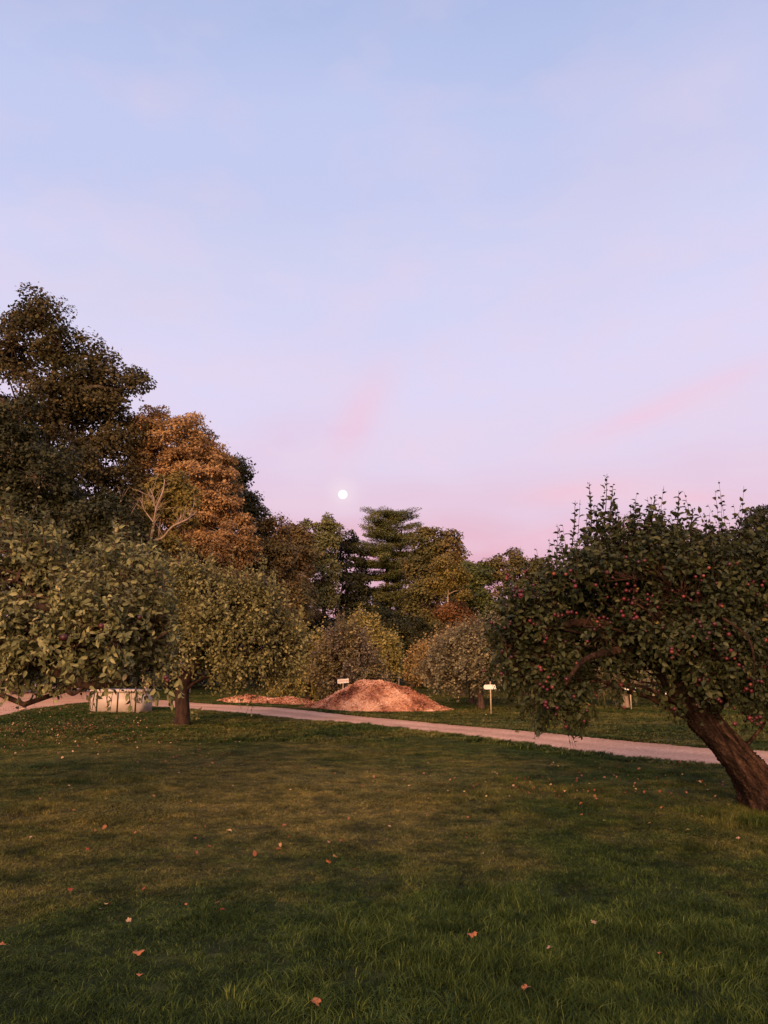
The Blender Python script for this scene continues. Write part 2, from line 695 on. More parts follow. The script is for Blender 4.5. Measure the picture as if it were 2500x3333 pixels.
def twig_leaves(r_, A, d, ln, k, leaf, upc=0.5, bend=0.25):
    """leaves set alternately along each twig; bend<0 droops"""
    n = len(A)
    tt = (np.arange(k)[None] + r_.random((n, k)) * 0.6) / k * 0.92 + 0.08
    up = np.array([0, 0, 1.0])
    bd = np.broadcast_to(np.asarray(bend, float), (n,))
    P = A[:, None] + d[:, None] * (ln[:, None, None] * tt[..., None]) + up * (bd[:, None, None] * ln[:, None, None] * tt[..., None] ** 2)
    u, v = perp(d)
    ph = (np.arange(k)[None] * 2.4 + r_.random((n, 1)) * 6.28) + r_.normal(size=(n, k)) * 0.3
    side = np.cos(ph)[..., None] * u[:, None] + np.sin(ph)[..., None] * v[:, None]
    T = nrm(side * 0.85 + d[:, None] * 0.6 + r_.normal(size=(n, k, 3)) * 0.32 - up * 0.2)
    Nn = nrm(d[:, None] * 0.55 + up * upc * 0.7 + r_.normal(size=(n, k, 3)) * 0.75 - side * 0.2)
    sz = leaf * (0.65 + 0.5 * np.sin(np.pi * np.clip(tt * 0.8 + 0.15, 0, 1))) * np.exp(r_.normal(size=(n, k)) * 0.15)
    return P.reshape(-1, 3), T.reshape(-1, 3), Nn.reshape(-1, 3), sz.ravel()


def apple_tree(name, label, base, trunk, trunk_rad, lobes, mat, bark, n_twig, leaf=0.085, k=9, tlen=0.34, seed=1, near=False, sprouts=(),
               hang=(), group=None, extra_limbs=(), bark_k=10, bark_n=24, rough=0.1, ridges=0, parts=0, lo=0.5, hollow=0.42, up=0.45, node_r=0.012,
               trunk_mat2=None, zmin=0.25, wr=0.55, lobe_limb=0.05, outline=None, hollows=(), max_py=9999, feather=0.4, hollow_p=0.9, lump=2.0, lumpcut=-0.4):
    """apple tree: trunk and limbs, twigs grown off them, leaves along every twig"""
    r_ = np.random.default_rng(seed)
    base = np.asarray(base, float)
    t = thing(name, base, label, 'apple tree', group)
    TP, TR = np.asarray(trunk, float), np.asarray(trunk_rad, float)
    g = Geo()
    V, Q, T = tube(TP, TR, k=bark_k, n=bark_n, rough=rough, seed=seed, ridges=ridges)
    g.add(V, Q, T)
    link('trunk', g.build('trunk', bark, base), t)
    g = Geo()
    for pts, rad in extra_limbs:
        V, Q, T = tube(pts, rad, k=12 if near else 7, n=len(pts) * 6, rough=rough * 0.8, seed=seed + 3, ridges=ridges // 2)
        g.add(V, Q, T)
    limbs(g, (TP, TR), lobes, lobe_limb, seed + 1)
    A, od, li = in_lobes(r_, lobes, int(n_twig * 2.0), lo=lo, hollow=hollow, zmin=zmin)
    ok = noise3(A, lump, seed + 9) > lumpcut + 0.25 * r_.normal(size=len(A))
    if outline is not None:
        qx, qy = to_px(A + od * tlen * 0.85 + np.array([0, 0, 1.0]) * (od[:, 2:3] > 0.05) * tlen * 0.45 - np.array([0, 0, 1.0]) * (od[:, 2:3] < -0.2) * tlen * 0.35)
        ok &= inside_poly(qx + r_.normal(size=len(A)) * 15, qy + r_.normal(size=len(A)) * 15, outline)
        qx, qy = to_px(A + od * tlen * 0.3)
        ok &= inside_poly(qx, qy, outline)
        for (hx, hy, hrx, hry, hd) in hollows:
            ok &= ~((((qx - hx) / hrx) ** 2 + ((qy - hy) / hry) ** 2 < 1) & (A[:, 1] < hd) & (r_.random(len(A)) < hollow_p))
    A, od, li = A[ok][:n_twig], od[ok][:n_twig], li[ok][:n_twig]
    LC = np.array([l[0] for l in lobes])
    # secondary branch nodes
    nn = max(12, len(A) // 14)
    sel = r_.choice(len(A), nn, replace=False)
    node = LC[li[sel]] + (A[sel] - LC[li[sel]]) * r_.uniform(0.35, 0.8, nn)[:, None]
    midp = (LC[li[sel]] + node) / 2 + r_.normal(size=(nn, 3)) * 0.05 + [0, 0, 0.04]
    V, Q = sticks(LC[li[sel]], midp, node_r * 1.6, node_r * 1.2, 4)
    g.add(V, Q)
    V, Q = sticks(midp, node, node_r * 1.2, node_r * 0.8, 4)
    g.add(V, Q)
    near_i = np.argmin(((A[:, None] - node[None]) ** 2).sum(-1), 1)
    V, Q = sticks(node[near_i], A, node_r * 0.55, node_r * 0.35, 3)
    g.add(V, Q)
    d = nrm(od * 0.75 + np.array([0, 0, up]) + r_.normal(size=A.shape) * 0.45)
    low = od[:, 2] < -0.2
    d[low] = nrm(od[low] * 0.6 + np.array([0, 0, -0.35]) + r_.normal(size=(low.sum(), 3)) * 0.4)
    ln = tlen * np.exp(r_.normal(size=len(A)) * 0.3)
    bend = np.where(low, -0.5, 0.15)
    shoot = (od[:, 2] > 0.05) & (r_.random(len(A)) < feather)
    d[shoot] = nrm(od[shoot] * 0.30 + np.array([0, 0, 1.0]) + r_.normal(size=(shoot.sum(), 3)) * 0.16)
    ln[shoot] *= 1.7
    bend[shoot] = 0.0
    tip = A + d * ln[:, None] + np.array([0, 0, 1.0]) * (bend * ln)[:, None]
    V, Q = sticks(A, tip, node_r * 0.35, node_r * 0.15, 3)
    g.add(V, Q)
    Pl, Tl, Nl, Sl = twig_leaves(r_, A, d, ln, k, leaf, bend=bend)
    trn = np.repeat(r_.random(len(A)), k)
    # upright sprouts and hanging shoots
    for group_, sgn in ((sprouts, 1), (hang, -1)):
        for (b0, tip0, kk) in group_:
            kk = int(kk * 1.05)
            b0, tip0 = np.asarray(b0, float), np.asarray(tip0, float)
            dd = tip0 - b0
            L_ = np.linalg.norm(dd)
            p2, t2, n2, s2 = twig_leaves(r_, b0[None], (dd / L_)[None], np.array([L_]), kk, leaf * 1.35, bend=0.0, upc=0.9)
            j = r_.normal(size=(1, 3)) * 0.01
            Pl = np.concatenate([Pl, p2 + j])
            Tl = np.concatenate([Tl, nrm(t2 + np.array([0, 0, 0.25 * sgn]))])
            Nl = np.concatenate([Nl, n2])
            Sl = np.concatenate([Sl, s2 * np.linspace(1.0, 0.7, kk)])
            trn = np.concatenate([trn, np.full(kk, r_.random())])
            V, Q, T = tube([b0, (b0 + tip0) / 2 + r_.normal(size=3) * 0.02 * L_, tip0], [0.007, 0.005, 0.002], k=4, n=8)
            g.add(V, Q, T)
    link('branches', g.build('branches', trunk_mat2 or bark, base), t)
    keep = to_px(Pl)[1] < max_py
    Pl, Tl, Nl, Sl, trn = Pl[keep], Tl[keep], Nl[keep], Sl[keep], trn[keep]
    rnd = 0.35 * trn + 0.65 * r_.random(len(Pl))
    W = Sl * wr
    # the leaves that show largest are parts of their own; the rest is one mass of leaves
    if parts:
        camd = np.linalg.norm(Pl - np.array([0, 0, CAM_H]), axis=1)
        u = Pl[:, 0] / Pl[:, 1] * F
        inview = (np.abs(u) < 1230)
        score = camd + np.where(inview, 0, 100)
        pick = np.argsort(score)[:parts * 4]
        pick = r_.choice(pick, parts, replace=False)
        mask = np.ones(len(Pl), bool)
        mask[pick] = False
        protos = []
        for q in range(6):
            V, Q, T, kf = leaf_geo(np.zeros((1, 3)), np.array([[1.0, 0, 0]]), np.array([[0, 0, 1.0]]), 1.0, wr, True)
            protos.append(mesh('leaf', V, tris=T, mat=mat, rnd=np.full(6, 0.1 + q * 0.16)))
        from mathutils import Matrix
        for q, j in enumerate(pick):
            Tt = Tl[j] / np.linalg.norm(Tl[j])
            Ss = np.cross(Tt, Nl[j])
            Ss /= np.linalg.norm(Ss)
            Nn = np.cross(Ss, Tt)
            M = Matrix(((Tt[0], -Ss[0], Nn[0], 0), (Tt[1], -Ss[1], Nn[1], 0), (Tt[2], -Ss[2], Nn[2], 0), (0, 0, 0, 1)))
            o = link('leaf', protos[q % 6], t)
            M = Matrix.Translation(Vector(Pl[j] - base)) @ M @ Matrix.Scale(float(Sl[j]), 4)
            o.matrix_local = M
        Pl, Tl, Nl, Sl, W, rnd = Pl[mask], Tl[mask], Nl[mask], Sl[mask], W[mask], rnd[mask]
    me = leaves_mesh('crown', Pl, Tl, Nl, Sl, W, rnd, mat, base, near=near)
    cro = link('crown', me, t)
    if parts:
        cro['kind'] = 'stuff'
    return t, tip, od


# ------------------------------------------------------------------ ground, road
def roadmat(name):
    m, nt, b = newmat(name)
    ge = N(nt, 'ShaderNodeNewGeometry')
    n1 = N(nt, 'ShaderNodeTexNoise')
    n1.inputs['Scale'].default_value = 0.7
    n1.inputs['Detail'].default_value = 6
    n2 = N(nt, 'ShaderNodeTexNoise')
    n2.inputs['Scale'].default_value = 17
    n2.inputs['Detail'].default_value = 4
    n2.inputs['Roughness'].default_value = 0.8
    for n in (n1, n2):
        nt.links.new(ge.outputs['Position'], n.inputs[0])
    r1 = N(nt, 'ShaderNodeValToRGB')
    setramp(r1, [(0.3, (0.50, 0.29, 0.195)), (0.7, (0.70, 0.425, 0.295))])
    nt.links.new(n1.outputs[0], r1.inputs[0])
    r2 = N(nt, 'ShaderNodeValToRGB')
    setramp(r2, [(0.36, (0.42, 0.38, 0.36)), (0.50, (0.95, 0.95, 0.95)), (0.68, (1.25, 1.25, 1.25))])
    nt.links.new(n2.outputs[0], r2.inputs[0])
    mx = N(nt, 'ShaderNodeMix', data_type='RGBA', blend_type='MULTIPLY')
    mx.inputs[0].default_value = 0.75
    nt.links.new(r1.outputs[0], mx.inputs[6])
    nt.links.new(r2.outputs[0], mx.inputs[7])
    nt.links.new(mx.outputs[2], b.inputs['Base Color'])
    ac = N(nt, 'ShaderNodeAttribute', attribute_name='across')
    ad = N(nt, 'ShaderNodeMath', operation='MULTIPLY_ADD')
    nt.links.new(n1.outputs[0], ad.inputs[0])
    ad.inputs[1].default_value = 0.22
    nt.links.new(ac.outputs['Fac'], ad.inputs[2])
    r4 = N(nt, 'ShaderNodeValToRGB')
    setramp(r4, [(0.10, (0.80, 0.76, 0.72)), (0.32, (1.06, 1.06, 1.06)), (0.58, (0.78, 0.76, 0.74)), (0.80, (1.06, 1.06, 1.06)), (1.0, (0.80, 0.76, 0.72))])
    nt.links.new(ad.outputs[0], r4.inputs[0])
    m4 = N(nt, 'ShaderNodeMix', data_type='RGBA', blend_type='MULTIPLY')
    m4.inputs[0].default_value = 0.75
    nt.links.new(mx.outputs[2], m4.inputs[6])
    nt.links.new(r4.outputs[0], m4.inputs[7])
    nt.links.new(m4.outputs[2], b.inputs['Base Color'])
    bu = N(nt, 'ShaderNodeBump')
    bu.inputs['Strength'].default_value = 0.5
    bu.inputs['Distance'].default_value = 0.02
    nt.links.new(n2.outputs[0], bu.inputs['Height'])
    nt.links.new(bu.outputs[0], b.inputs['Normal'])
    b.inputs['Roughness'].default_value = 0.95
    b.inputs['Specular IOR Level'].default_value = 0.1
    return m


def soilmat(name, grass=False):
    """turf colours: green, olive and straw patches by position"""
    m, nt, b = newmat(name)
    ge = N(nt, 'ShaderNodeNewGeometry')
    big = N(nt, 'ShaderNodeTexNoise')
    big.inputs['Scale'].default_value = 0.42
    big.inputs['Detail'].default_value = 5
    big.inputs['Roughness'].default_value = 0.65
    nt.links.new(ge.outputs['Position'], big.inputs[0])
    if grass:
        s = 1.0
        green = [(0.0, (0.006, 0.013, 0.003)), (0.45, (0.022, 0.041, 0.009)), (0.8, (0.055, 0.088, 0.020)), (1.0, (0.12, 0.15, 0.045))]
        dry = [(0.0, (0.030, 0.034, 0.009)), (0.45, (0.095, 0.096, 0.026)), (0.8, (0.20, 0.17, 0.055)), (1.0, (0.34, 0.27, 0.11))]
        at_ = N(nt, 'ShaderNodeAttribute', attribute_name='rnd')
        fac = at_.outputs['Fac']
    else:
        green = [(0.3, (0.010, 0.016, 0.006)), (0.7, (0.030, 0.040, 0.014))]
        dry = [(0.3, (0.036, 0.032, 0.013)), (0.7, (0.095, 0.075, 0.030))]
        fi = N(nt, 'ShaderNodeTexNoise')
        fi.inputs['Scale'].default_value = 9
        fi.inputs['Detail'].default_value = 7
        nt.links.new(ge.outputs['Position'], fi.inputs[0])
        fac = fi.outputs[0]
        bu = N(nt, 'ShaderNodeBump')
        bu.inputs['Strength'].default_value = 0.8
        bu.inputs['Distance'].default_value = 0.05
        nt.links.new(fac, bu.inputs['Height'])
        nt.links.new(bu.outputs[0], b.inputs['Normal'])
    ra, rb = N(nt, 'ShaderNodeValToRGB'), N(nt, 'ShaderNodeValToRGB')
    setramp(ra, green)
    setramp(rb, dry)
    nt.links.new(fac, ra.inputs[0])
    nt.links.new(fac, rb.inputs[0])
    # the worn, drier belt across the middle of the lawn
    sx = N(nt, 'ShaderNodeSeparateXYZ')
    nt.links.new(ge.outputs['Position'], sx.inputs[0])

    def M(op, a, c_=None, clamp=False):
        n = N(nt, 'ShaderNodeMath', operation=op, use_clamp=clamp)
        for i, s_ in enumerate((a, c_)):
            if s_ is None:
                continue
            if isinstance(s_, (int, float)):
                n.inputs[i].default_value = s_
            else:
                nt.links.new(s_, n.inputs[i])
        return n.outputs[0]

    def blob(cx, cy_, rx, ry):
        a = M('DIVIDE', M('SUBTRACT', sx.outputs[0], cx), rx)
        c_ = M('DIVIDE', M('SUBTRACT', sx.outputs[1], cy_), ry)
        return M('POWER', 2.718, M('MULTIPLY', M('ADD', M('MULTIPLY', a, a), M('MULTIPLY', c_, c_)), -1.0))

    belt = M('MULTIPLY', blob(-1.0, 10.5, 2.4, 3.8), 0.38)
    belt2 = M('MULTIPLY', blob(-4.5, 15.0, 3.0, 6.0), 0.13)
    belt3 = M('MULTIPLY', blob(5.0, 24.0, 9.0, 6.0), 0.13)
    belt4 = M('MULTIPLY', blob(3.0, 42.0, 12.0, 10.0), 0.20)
    near_green = M('MULTIPLY', blob(1.0, 4.0, 5.0, 2.4), -0.16)  # greener, less straw-coloured turf towards the near end
    f = M('ADD', big.outputs[0], M('ADD', M('ADD', belt, belt2), M('ADD', M('ADD', belt3, belt4), near_green)))
    med = N(nt, 'ShaderNodeTexNoise')
    med.inputs['Scale'].default_value = 2.1
    med.inputs['Detail'].default_value = 3
    nt.links.new(ge.outputs['Position'], med.inputs[0])
    f = M('ADD', f, M('MULTIPLY', M('SUBTRACT', med.outputs[0], 0.5), 0.35))
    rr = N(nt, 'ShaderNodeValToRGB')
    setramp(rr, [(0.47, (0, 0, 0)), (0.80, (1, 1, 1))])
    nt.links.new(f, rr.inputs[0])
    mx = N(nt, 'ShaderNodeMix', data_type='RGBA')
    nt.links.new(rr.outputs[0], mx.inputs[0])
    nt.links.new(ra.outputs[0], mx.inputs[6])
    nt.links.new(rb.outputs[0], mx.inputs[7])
    pn = N(nt, 'ShaderNodeTexNoise')
    pn.inputs['Scale'].default_value = 2.4
    pn.inputs['Detail'].default_value = 8
    pn.inputs['Roughness'].default_value = 0.7
    nt.links.new(ge.outputs['Position'], pn.inputs[0])
    pr_ = N(nt, 'ShaderNodeValToRGB')
    setramp(pr_, [(0.36, (0.42, 0.46, 0.44)), (0.49, (0.92, 0.93, 0.92)), (0.64, (1.65, 1.5, 1.4))])
    nt.links.new(pn.outputs[0], pr_.inputs[0])
    m2 = N(nt, 'ShaderNodeMix', data_type='RGBA', blend_type='MULTIPLY')
    m2.inputs[0].default_value = 1.0
    nt.links.new(mx.outputs[2], m2.inputs[6])
    nt.links.new(pr_.outputs[0], m2.inputs[7])
    nt.links.new(m2.outputs[2], b.inputs['Base Color'])
    b.inputs['Roughness'].default_value = 0.75 if grass else 1.0
    b.inputs['Specular IOR Level'].default_value = 0.08
    return m


M_soil = soilmat('turf_soil')
M_grass = soilmat('grass_blades', True)
M_road = roadmat('gravel')


def axis(lo, hi, step, far):
    a = list(np.arange(lo, hi + 1e-6, step))
    s = step
    x = hi
    while x < far:
        s *= 1.35
        x += s
        a.append(x)
    s = step
    x = lo
    while x > -far:
        s *= 1.35
        x -= s
        a.insert(0, x)
    return np.array(a)


gx, gy = axis(-30, 30, 0.5, 2500), axis(-6, 70, 0.5, 2500)
GX, GY = np.meshgrid(gx, gy)
GV = np.stack([GX, GY, gh(GX, GY)], -1).reshape(-1, 3)
w_, h_ = len(gx), len(gy)
ii, jj = np.meshgrid(np.arange(w_ - 1), np.arange(h_ - 1))
q0 = (jj * w_ + ii).ravel()
GQ = np.stack([q0, q0 + 1, q0 + w_ + 1, q0 + w_], -1)
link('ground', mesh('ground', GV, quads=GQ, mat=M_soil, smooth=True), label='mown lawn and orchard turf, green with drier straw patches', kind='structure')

# the near and far edge of the gravel road, read off the photograph
near_px = [(3300, 2640), (2900, 2566), (2560, 2512), (2350, 2500 - 6), (2000, 2462), (1700, 2422), (1400, 2388), (1100, 2352), (900, 2333), (700, 2317), (560, 2306), (440, 2299)]
far_px = [(3300, 2530), (2900, 2484), (2500, 2444), (2300, 2432), (2000, 2406), (1700, 2380), (1400, 2353), (1100, 2324), (900, 2305), (700, 2291), (560, 2281), (440, 2274)]
EN = np.array([gp(*p) for p in near_px])
EF = np.array([gp(*p) for p in far_px])


def resample(E, n):
    d = np.concatenate([[0], np.cumsum(np.linalg.norm(np.diff(E, axis=0), axis=1))])
    t = np.linspace(0, d[-1], n)
    return np.stack([np.interp(t, d, E[:, 0]), np.interp(t, d, E[:, 1])], -1)


nr = 170
RN, RF = resample(EN, nr), resample(EF, nr)
dirs = nrm(RF - RN)
rg = np.random.default_rng(3)
jn = np.convolve(rg.normal(size=nr + 6), np.ones(3) / 3, 'same')[3:-3] * 0.12
jf = np.convolve(rg.normal(size=nr + 6), np.ones(3) / 3, 'same')[3:-3] * 0.12
RN2, RF2 = RN - dirs * jn[:, None], RF + dirs * jf[:, None]
cols = 9
s = np.linspace(0, 1, cols)
RP = RN2[:, None] * (1 - s[None, :, None]) + RF2[:, None] * s[None, :, None]
RZ = gh(RP[..., 0], RP[..., 1]) + 0.010 - 0.006 * (np.abs(s - 0.5) * 2)[None] ** 8
RV = np.concatenate([RP, RZ[..., None]], -1).reshape(-1, 3)
i_, j_ = np.meshgrid(np.arange(cols - 1), np.arange(nr - 1))
q0 = (j_ * cols + i_).ravel()
road_me = mesh('gravel_road', RV, quads=np.stack([q0, q0 + cols, q0 + cols + 1, q0 + 1], -1), mat=M_road, smooth=True)
att = road_me.attributes.new('across', 'FLOAT', 'POINT')
att.data.foreach_set('value', np.tile(s, nr).astype(np.float32))
link('gravel_road', road_me,
     label='pale pinkish gravel farm road crossing behind the lawn', kind='structure')

# gravel yard at the left, behind the low branch
yard_near = [gp(*p) for p in [(440, 2300), (380, 2290), (290, 2287), (200, 2296), (110, 2310), (0, 2332), (-150, 2370), (-400, 2440), (-700, 2540)]]
yard_far = [gp(*p) for p in [(440, 2271), (380, 2255), (290, 2243), (200, 2233), (110, 2226), (0, 2221), (-150, 2219), (-400, 2222), (-700, 2232)]]
YN, YF = resample(np.array(yard_near), 60), resample(np.array(yard_far), 60)
YN = YN + rg.normal(size=YN.shape) * 0.05
cols = 24
s = np.linspace(0, 1, cols)
YP = YN[:, None] * (1 - s[None, :, None]) + YF[:, None] * s[None, :, None]
YZ = gh(YP[..., 0], YP[..., 1]) + 0.02
YV = np.concatenate([YP, YZ[..., None]], -1).reshape(-1, 3)
i_, j_ = np.meshgrid(np.arange(cols - 1), np.arange(59))
q0 = (j_ * cols + i_).ravel()
yard_me = mesh('gravel_yard', YV, quads=np.stack([q0, q0 + cols, q0 + cols + 1, q0 + 1], -1), mat=M_road, smooth=True)
att = yard_me.attributes.new('across', 'FLOAT', 'POINT')
att.data.foreach_set('value', np.full(len(YV), 0.22, dtype=np.float32))
link('gravel_yard', yard_me,
     label='broad pale gravel yard where the road widens at the left', kind='structure')


ROADPOLY = np.concatenate([RN2[::4], RF2[::-4]])
YARDPOLY = np.concatenate([YN[::3], YF[::-3]])

# ------------------------------------------------------------------ grass: patches of blades, spread by geometry nodes


def grass_patch(seed, nb, size, hmin, hmax, wdt, clover=0):
    r_ = np.random.default_rng(seed)
    # blades gather in tufts
    nt_ = nb // 9
    tc_ = r_.uniform(-size / 2, size / 2, (nt_, 2))
    th_ = r_.random(nt_)
    k = r_.integers(0, nt_, nb)
    xy = tc_[k] + r_.normal(size=(nb, 2)) * 0.016
    H = (hmin + (hmax - hmin) * (0.55 * th_[k] + 0.45 * r_.random(nb)))
    a = r_.uniform(0, 2 * np.pi, nb)
    lean = np.stack([np.cos(a), np.sin(a)], -1) * r_.uniform(0.2, 2.2, (nb, 1)) + (xy - tc_[k]) * 18 + r_.normal(size=(nt_, 2))[k] * 0.8
    b0 = np.concatenate([xy, np.full((nb, 1), -0.008)], -1)
    sd = np.stack([-np.sin(a), np.cos(a), np.zeros(nb)], -1) * (wdt * r_.uniform(0.6, 1.3, nb) / 2)[:, None]
    l3 = np.concatenate([lean, np.zeros((nb, 1))], -1)
    upv = np.array([0, 0, 1.0])
    p1 = b0 + upv * H[:, None] * 0.55 + l3 * H[:, None] * 0.18
    p2 = b0 + upv * H[:, None] * (0.62 + 0.35 * r_.random((nb, 1))) + l3 * H[:, None] * 0.62
    V = np.stack([b0 - sd, b0 + sd, p1 + sd * 0.9, p1 - sd * 0.9, p2], 1).reshape(-1, 3)
    o = np.arange(nb)[:, None] * 5
    Q = o + np.array([[0, 1, 2, 3]])
    T = o + np.array([[3, 2, 4]])
    rn = 0.35 * th_[k] + 0.65 * r_.random(nb)
    rnd = np.concatenate([rn, rn])
    if clover:
        m_ = clover // 3
        c = np.concatenate([r_.uniform(-size / 2, size / 2, (m_, 2)), r_.uniform(0.02, 0.05, (m_, 1))], -1)
        a0 = r_.uniform(0, 6.28, m_)
        for q in range(3):
            ang = a0 + q * 2.094
            dr = np.stack([np.cos(ang), np.sin(ang), r_.uniform(-0.5, 0.7, m_)], -1)
            sv = np.stack([-np.sin(ang), np.cos(ang), np.zeros(m_)], -1)
            VV = np.stack([c, c + dr * 0.007 + sv * 0.006, c + dr * 0.013, c + dr * 0.007 - sv * 0.006], 1).reshape(-1, 3)
            base = len(V)
            Q = np.concatenate([Q, base + np.arange(m_)[:, None] * 4 + np.arange(4)[None]])
            V = np.concatenate([V, VV])
            rnd = np.insert(rnd, len(Q) - m_, np.full(m_, 0.55))
    me = mesh('grass_patch', V, quads=Q, tris=T, mat=M_grass, rnd=rnd)
    return bpy.data.objects.new('grass_patch', me)


patches = [grass_patch(1, 1100, 0.5, 0.014, 0.042, 0.0031), grass_patch(2, 1100, 0.5, 0.016, 0.052, 0.0031),
           grass_patch(3, 1000, 0.5, 0.018, 0.066, 0.0033), grass_patch(4, 1000, 0.5, 0.022, 0.078, 0.0033),
           grass_patch(5, 800, 0.5, 0.020, 0.050, 0.0042, clover=420)]
far_patches = [grass_patch(11, 520, 0.9, 0.035, 0.075, 0.012), grass_patch(12, 520, 0.9, 0.04, 0.10, 0.013), grass_patch(13, 90, 0.26, 0.03, 0.075, 0.010), grass_patch(14, 100, 0.26, 0.04, 0.11, 0.011)]

rs = np.random.default_rng(11)


def vnoise(x, y, sc, seed):
    r_ = np.random.default_rng(seed)
    z = np.zeros_like(x)
    for q in range(7):
        a = r_.uniform(0, 6.28)
        f = sc * r_.uniform(0.6, 2.0)
        z += np.sin((x * np.cos(a) + y * np.sin(a)) * f + r_.uniform(0, 6.28) + 1.2 * np.sin(x * f * 0.6 + q))
    return z / 3.0


def road_dist(x, y):
    E = np.concatenate([RN2, RF2, YN])
    out = np.empty(len(x))
    for a in range(0, len(x), 4000):
        out[a:a + 4000] = np.sqrt(((x[a:a + 4000, None] - E[None, :, 0]) ** 2 + (y[a:a + 4000, None] - E[None, :, 1]) ** 2).min(1))
    return out


def scatter(x0, x1, y0, y1, sp, lo=0.0, hi=1e9):
    xs, ys = np.meshgrid(np.arange(x0, x1, sp), np.arange(y0, y1, sp))
    x = xs.ravel() + rs.uniform(-0.5, 0.5, xs.size) * sp
    y = ys.ravel() + rs.uniform(-0.5, 0.5, xs.size) * sp
    ok = (np.abs(x) < y * 0.62 + 1.6) & ~inside_poly(x, y, ROADPOLY) & ~inside_poly(x, y, YARDPOLY)
    x, y = x[ok], y[ok]
    if lo > 0 or hi < 1e8:
        d = road_dist(x, y)
        x, y = x[(d > lo) & (d < hi)], y[(d > lo) & (d < hi)]
    return x, y


def grass_object(name, label, x, y, pats, idx, scale):
    n = len(x)
    me = bpy.data.meshes.new(name)
    me.vertices.add(n)
    me.vertices.foreach_set('co', np.stack([x, y, gh(x, y)], -1).astype(np.float32).ravel())
    for nm, ty, val in (('pick', 'INT', idx.astype(np.int32)), ('size', 'FLOAT', scale.astype(np.float32)), ('turn', 'FLOAT', rs.uniform(0, 6.28, n).astype(np.float32))):
        a = me.attributes.new(nm, ty, 'POINT')
        a.data.foreach_set('value', val)
    o = link(name, me, label=label, kind='stuff')
    o['category'] = 'grass'
    ng = bpy.data.node_groups.new(name, 'GeometryNodeTree')
    ng.interface.new_socket('Geometry', in_out='INPUT', socket_type='NodeSocketGeometry')
    ng.interface.new_socket('Geometry', in_out='OUTPUT', socket_type='NodeSocketGeometry')
    gi, go = ng.nodes.new('NodeGroupInput'), ng.nodes.new('NodeGroupOutput')
    gg = ng.nodes.new('GeometryNodeGeometryToInstance')
    for p in reversed(pats):
        oi = ng.nodes.new('GeometryNodeObjectInfo')
        oi.inputs['Object'].default_value = p
        oi.inputs['As Instance'].default_value = True
        ng.links.new(oi.outputs['Geometry'], gg.inputs[0])

    def named(nm, ty):
        a = ng.nodes.new('GeometryNodeInputNamedAttribute')
        a.data_type = ty
        a.inputs['Name'].default_value = nm
        return a.outputs['Attribute']
    ip = ng.nodes.new('GeometryNodeInstanceOnPoints')
    ip.inputs['Pick Instance'].default_value = True
    ng.links.new(gi.outputs[0], ip.inputs['Points'])
    ng.links.new(gg.outputs[0], ip.inputs['Instance'])
    ng.links.new(named('pick', 'INT'), ip.inputs['Instance Index'])
    cx = ng.nodes.new('ShaderNodeCombineXYZ')
    ng.links.new(named('turn', 'FLOAT'), cx.inputs[2])
    ng.links.new(cx.outputs[0], ip.inputs['Rotation'])
    cs = ng.nodes.new('ShaderNodeCombineXYZ')
    cs.inputs[0].default_value = 1
    cs.inputs[1].default_value = 1
    ng.links.new(named('size', 'FLOAT'), cs.inputs[2])
    ng.links.new(cs.outputs[0], ip.inputs['Scale'])
    ng.links.new(ip.outputs[0], go.inputs[0])
    md = o.modifiers.new('grow', 'NODES')
    md.node_group = ng
    return o


def collection_join(*a):
    return a


x, y = scatter(-12, 12, 3.0, 17.5, 0.27, lo=0.24)
nv = vnoise(x, y, 1.3, 5)
long_ = vnoise(x, y, 0.8, 9) + np.clip((6.0 - y) * 0.35, -0.6, 0.6)
belt = np.exp(-(((x + 1.3) / 2.6) ** 2 + ((y - 9.6) / 3.6) ** 2))
fineh = vnoise(x, y, 4.5, 31)
idx = np.where(long_ + 0.6 * fineh - belt + 0.25 * rs.normal(size=len(x)) > 1.0, 3, np.where(long_ + 0.6 * fineh - belt + 0.25 * rs.normal(size=len(x)) > 0.35, 2, np.where(nv > 0.8, 4, (rs.random(len(x)) < 0.5).astype(int))))
size = np.clip(0.88 + 0.22 * fineh + 0.15 * nv + 0.15 * long_ - 0.25 * belt + 0.15 * rs.normal(size=len(x)), 0.6, 1.4)
tb = rs.normal(size=(46, 2)) * [0.28, 0.2] + [4.25, 8.85]
tb2 = rs.normal(size=(14, 2)) * [0.25, 0.2] + [gp(610, 2352)[0], gp(610, 2352)[1] - 0.1]
x, y = np.concatenate([x, tb[:, 0], tb2[:, 0]]), np.concatenate([y, tb[:, 1], tb2[:, 1]])
idx = np.concatenate([idx, np.full(60, 3)])
size = np.concatenate([size, rs.uniform(1.0, 1.9, 60)])
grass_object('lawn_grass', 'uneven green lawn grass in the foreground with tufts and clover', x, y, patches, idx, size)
x, y = scatter(-28, 28, 17.5, 66, 0.55, lo=0.45)
x2, y2 = scatter(-20, 14, 9.0, 50, 0.15, lo=0.0, hi=0.62)
nfar = len(x)
x, y = np.concatenate([x, x2]), np.concatenate([y, y2])
size = np.clip(0.9 + 0.25 * vnoise(x, y, 0.7, 15) + 0.1 * rs.normal(size=len(x)), 0.5, 1.6)
grass_object('orchard_grass', 'short grass beyond the lawn, on both sides of the gravel road', x, y, far_patches, (rs.random(len(x)) < 0.35).astype(int) + 2 * (np.arange(len(x)) >= nfar), size)

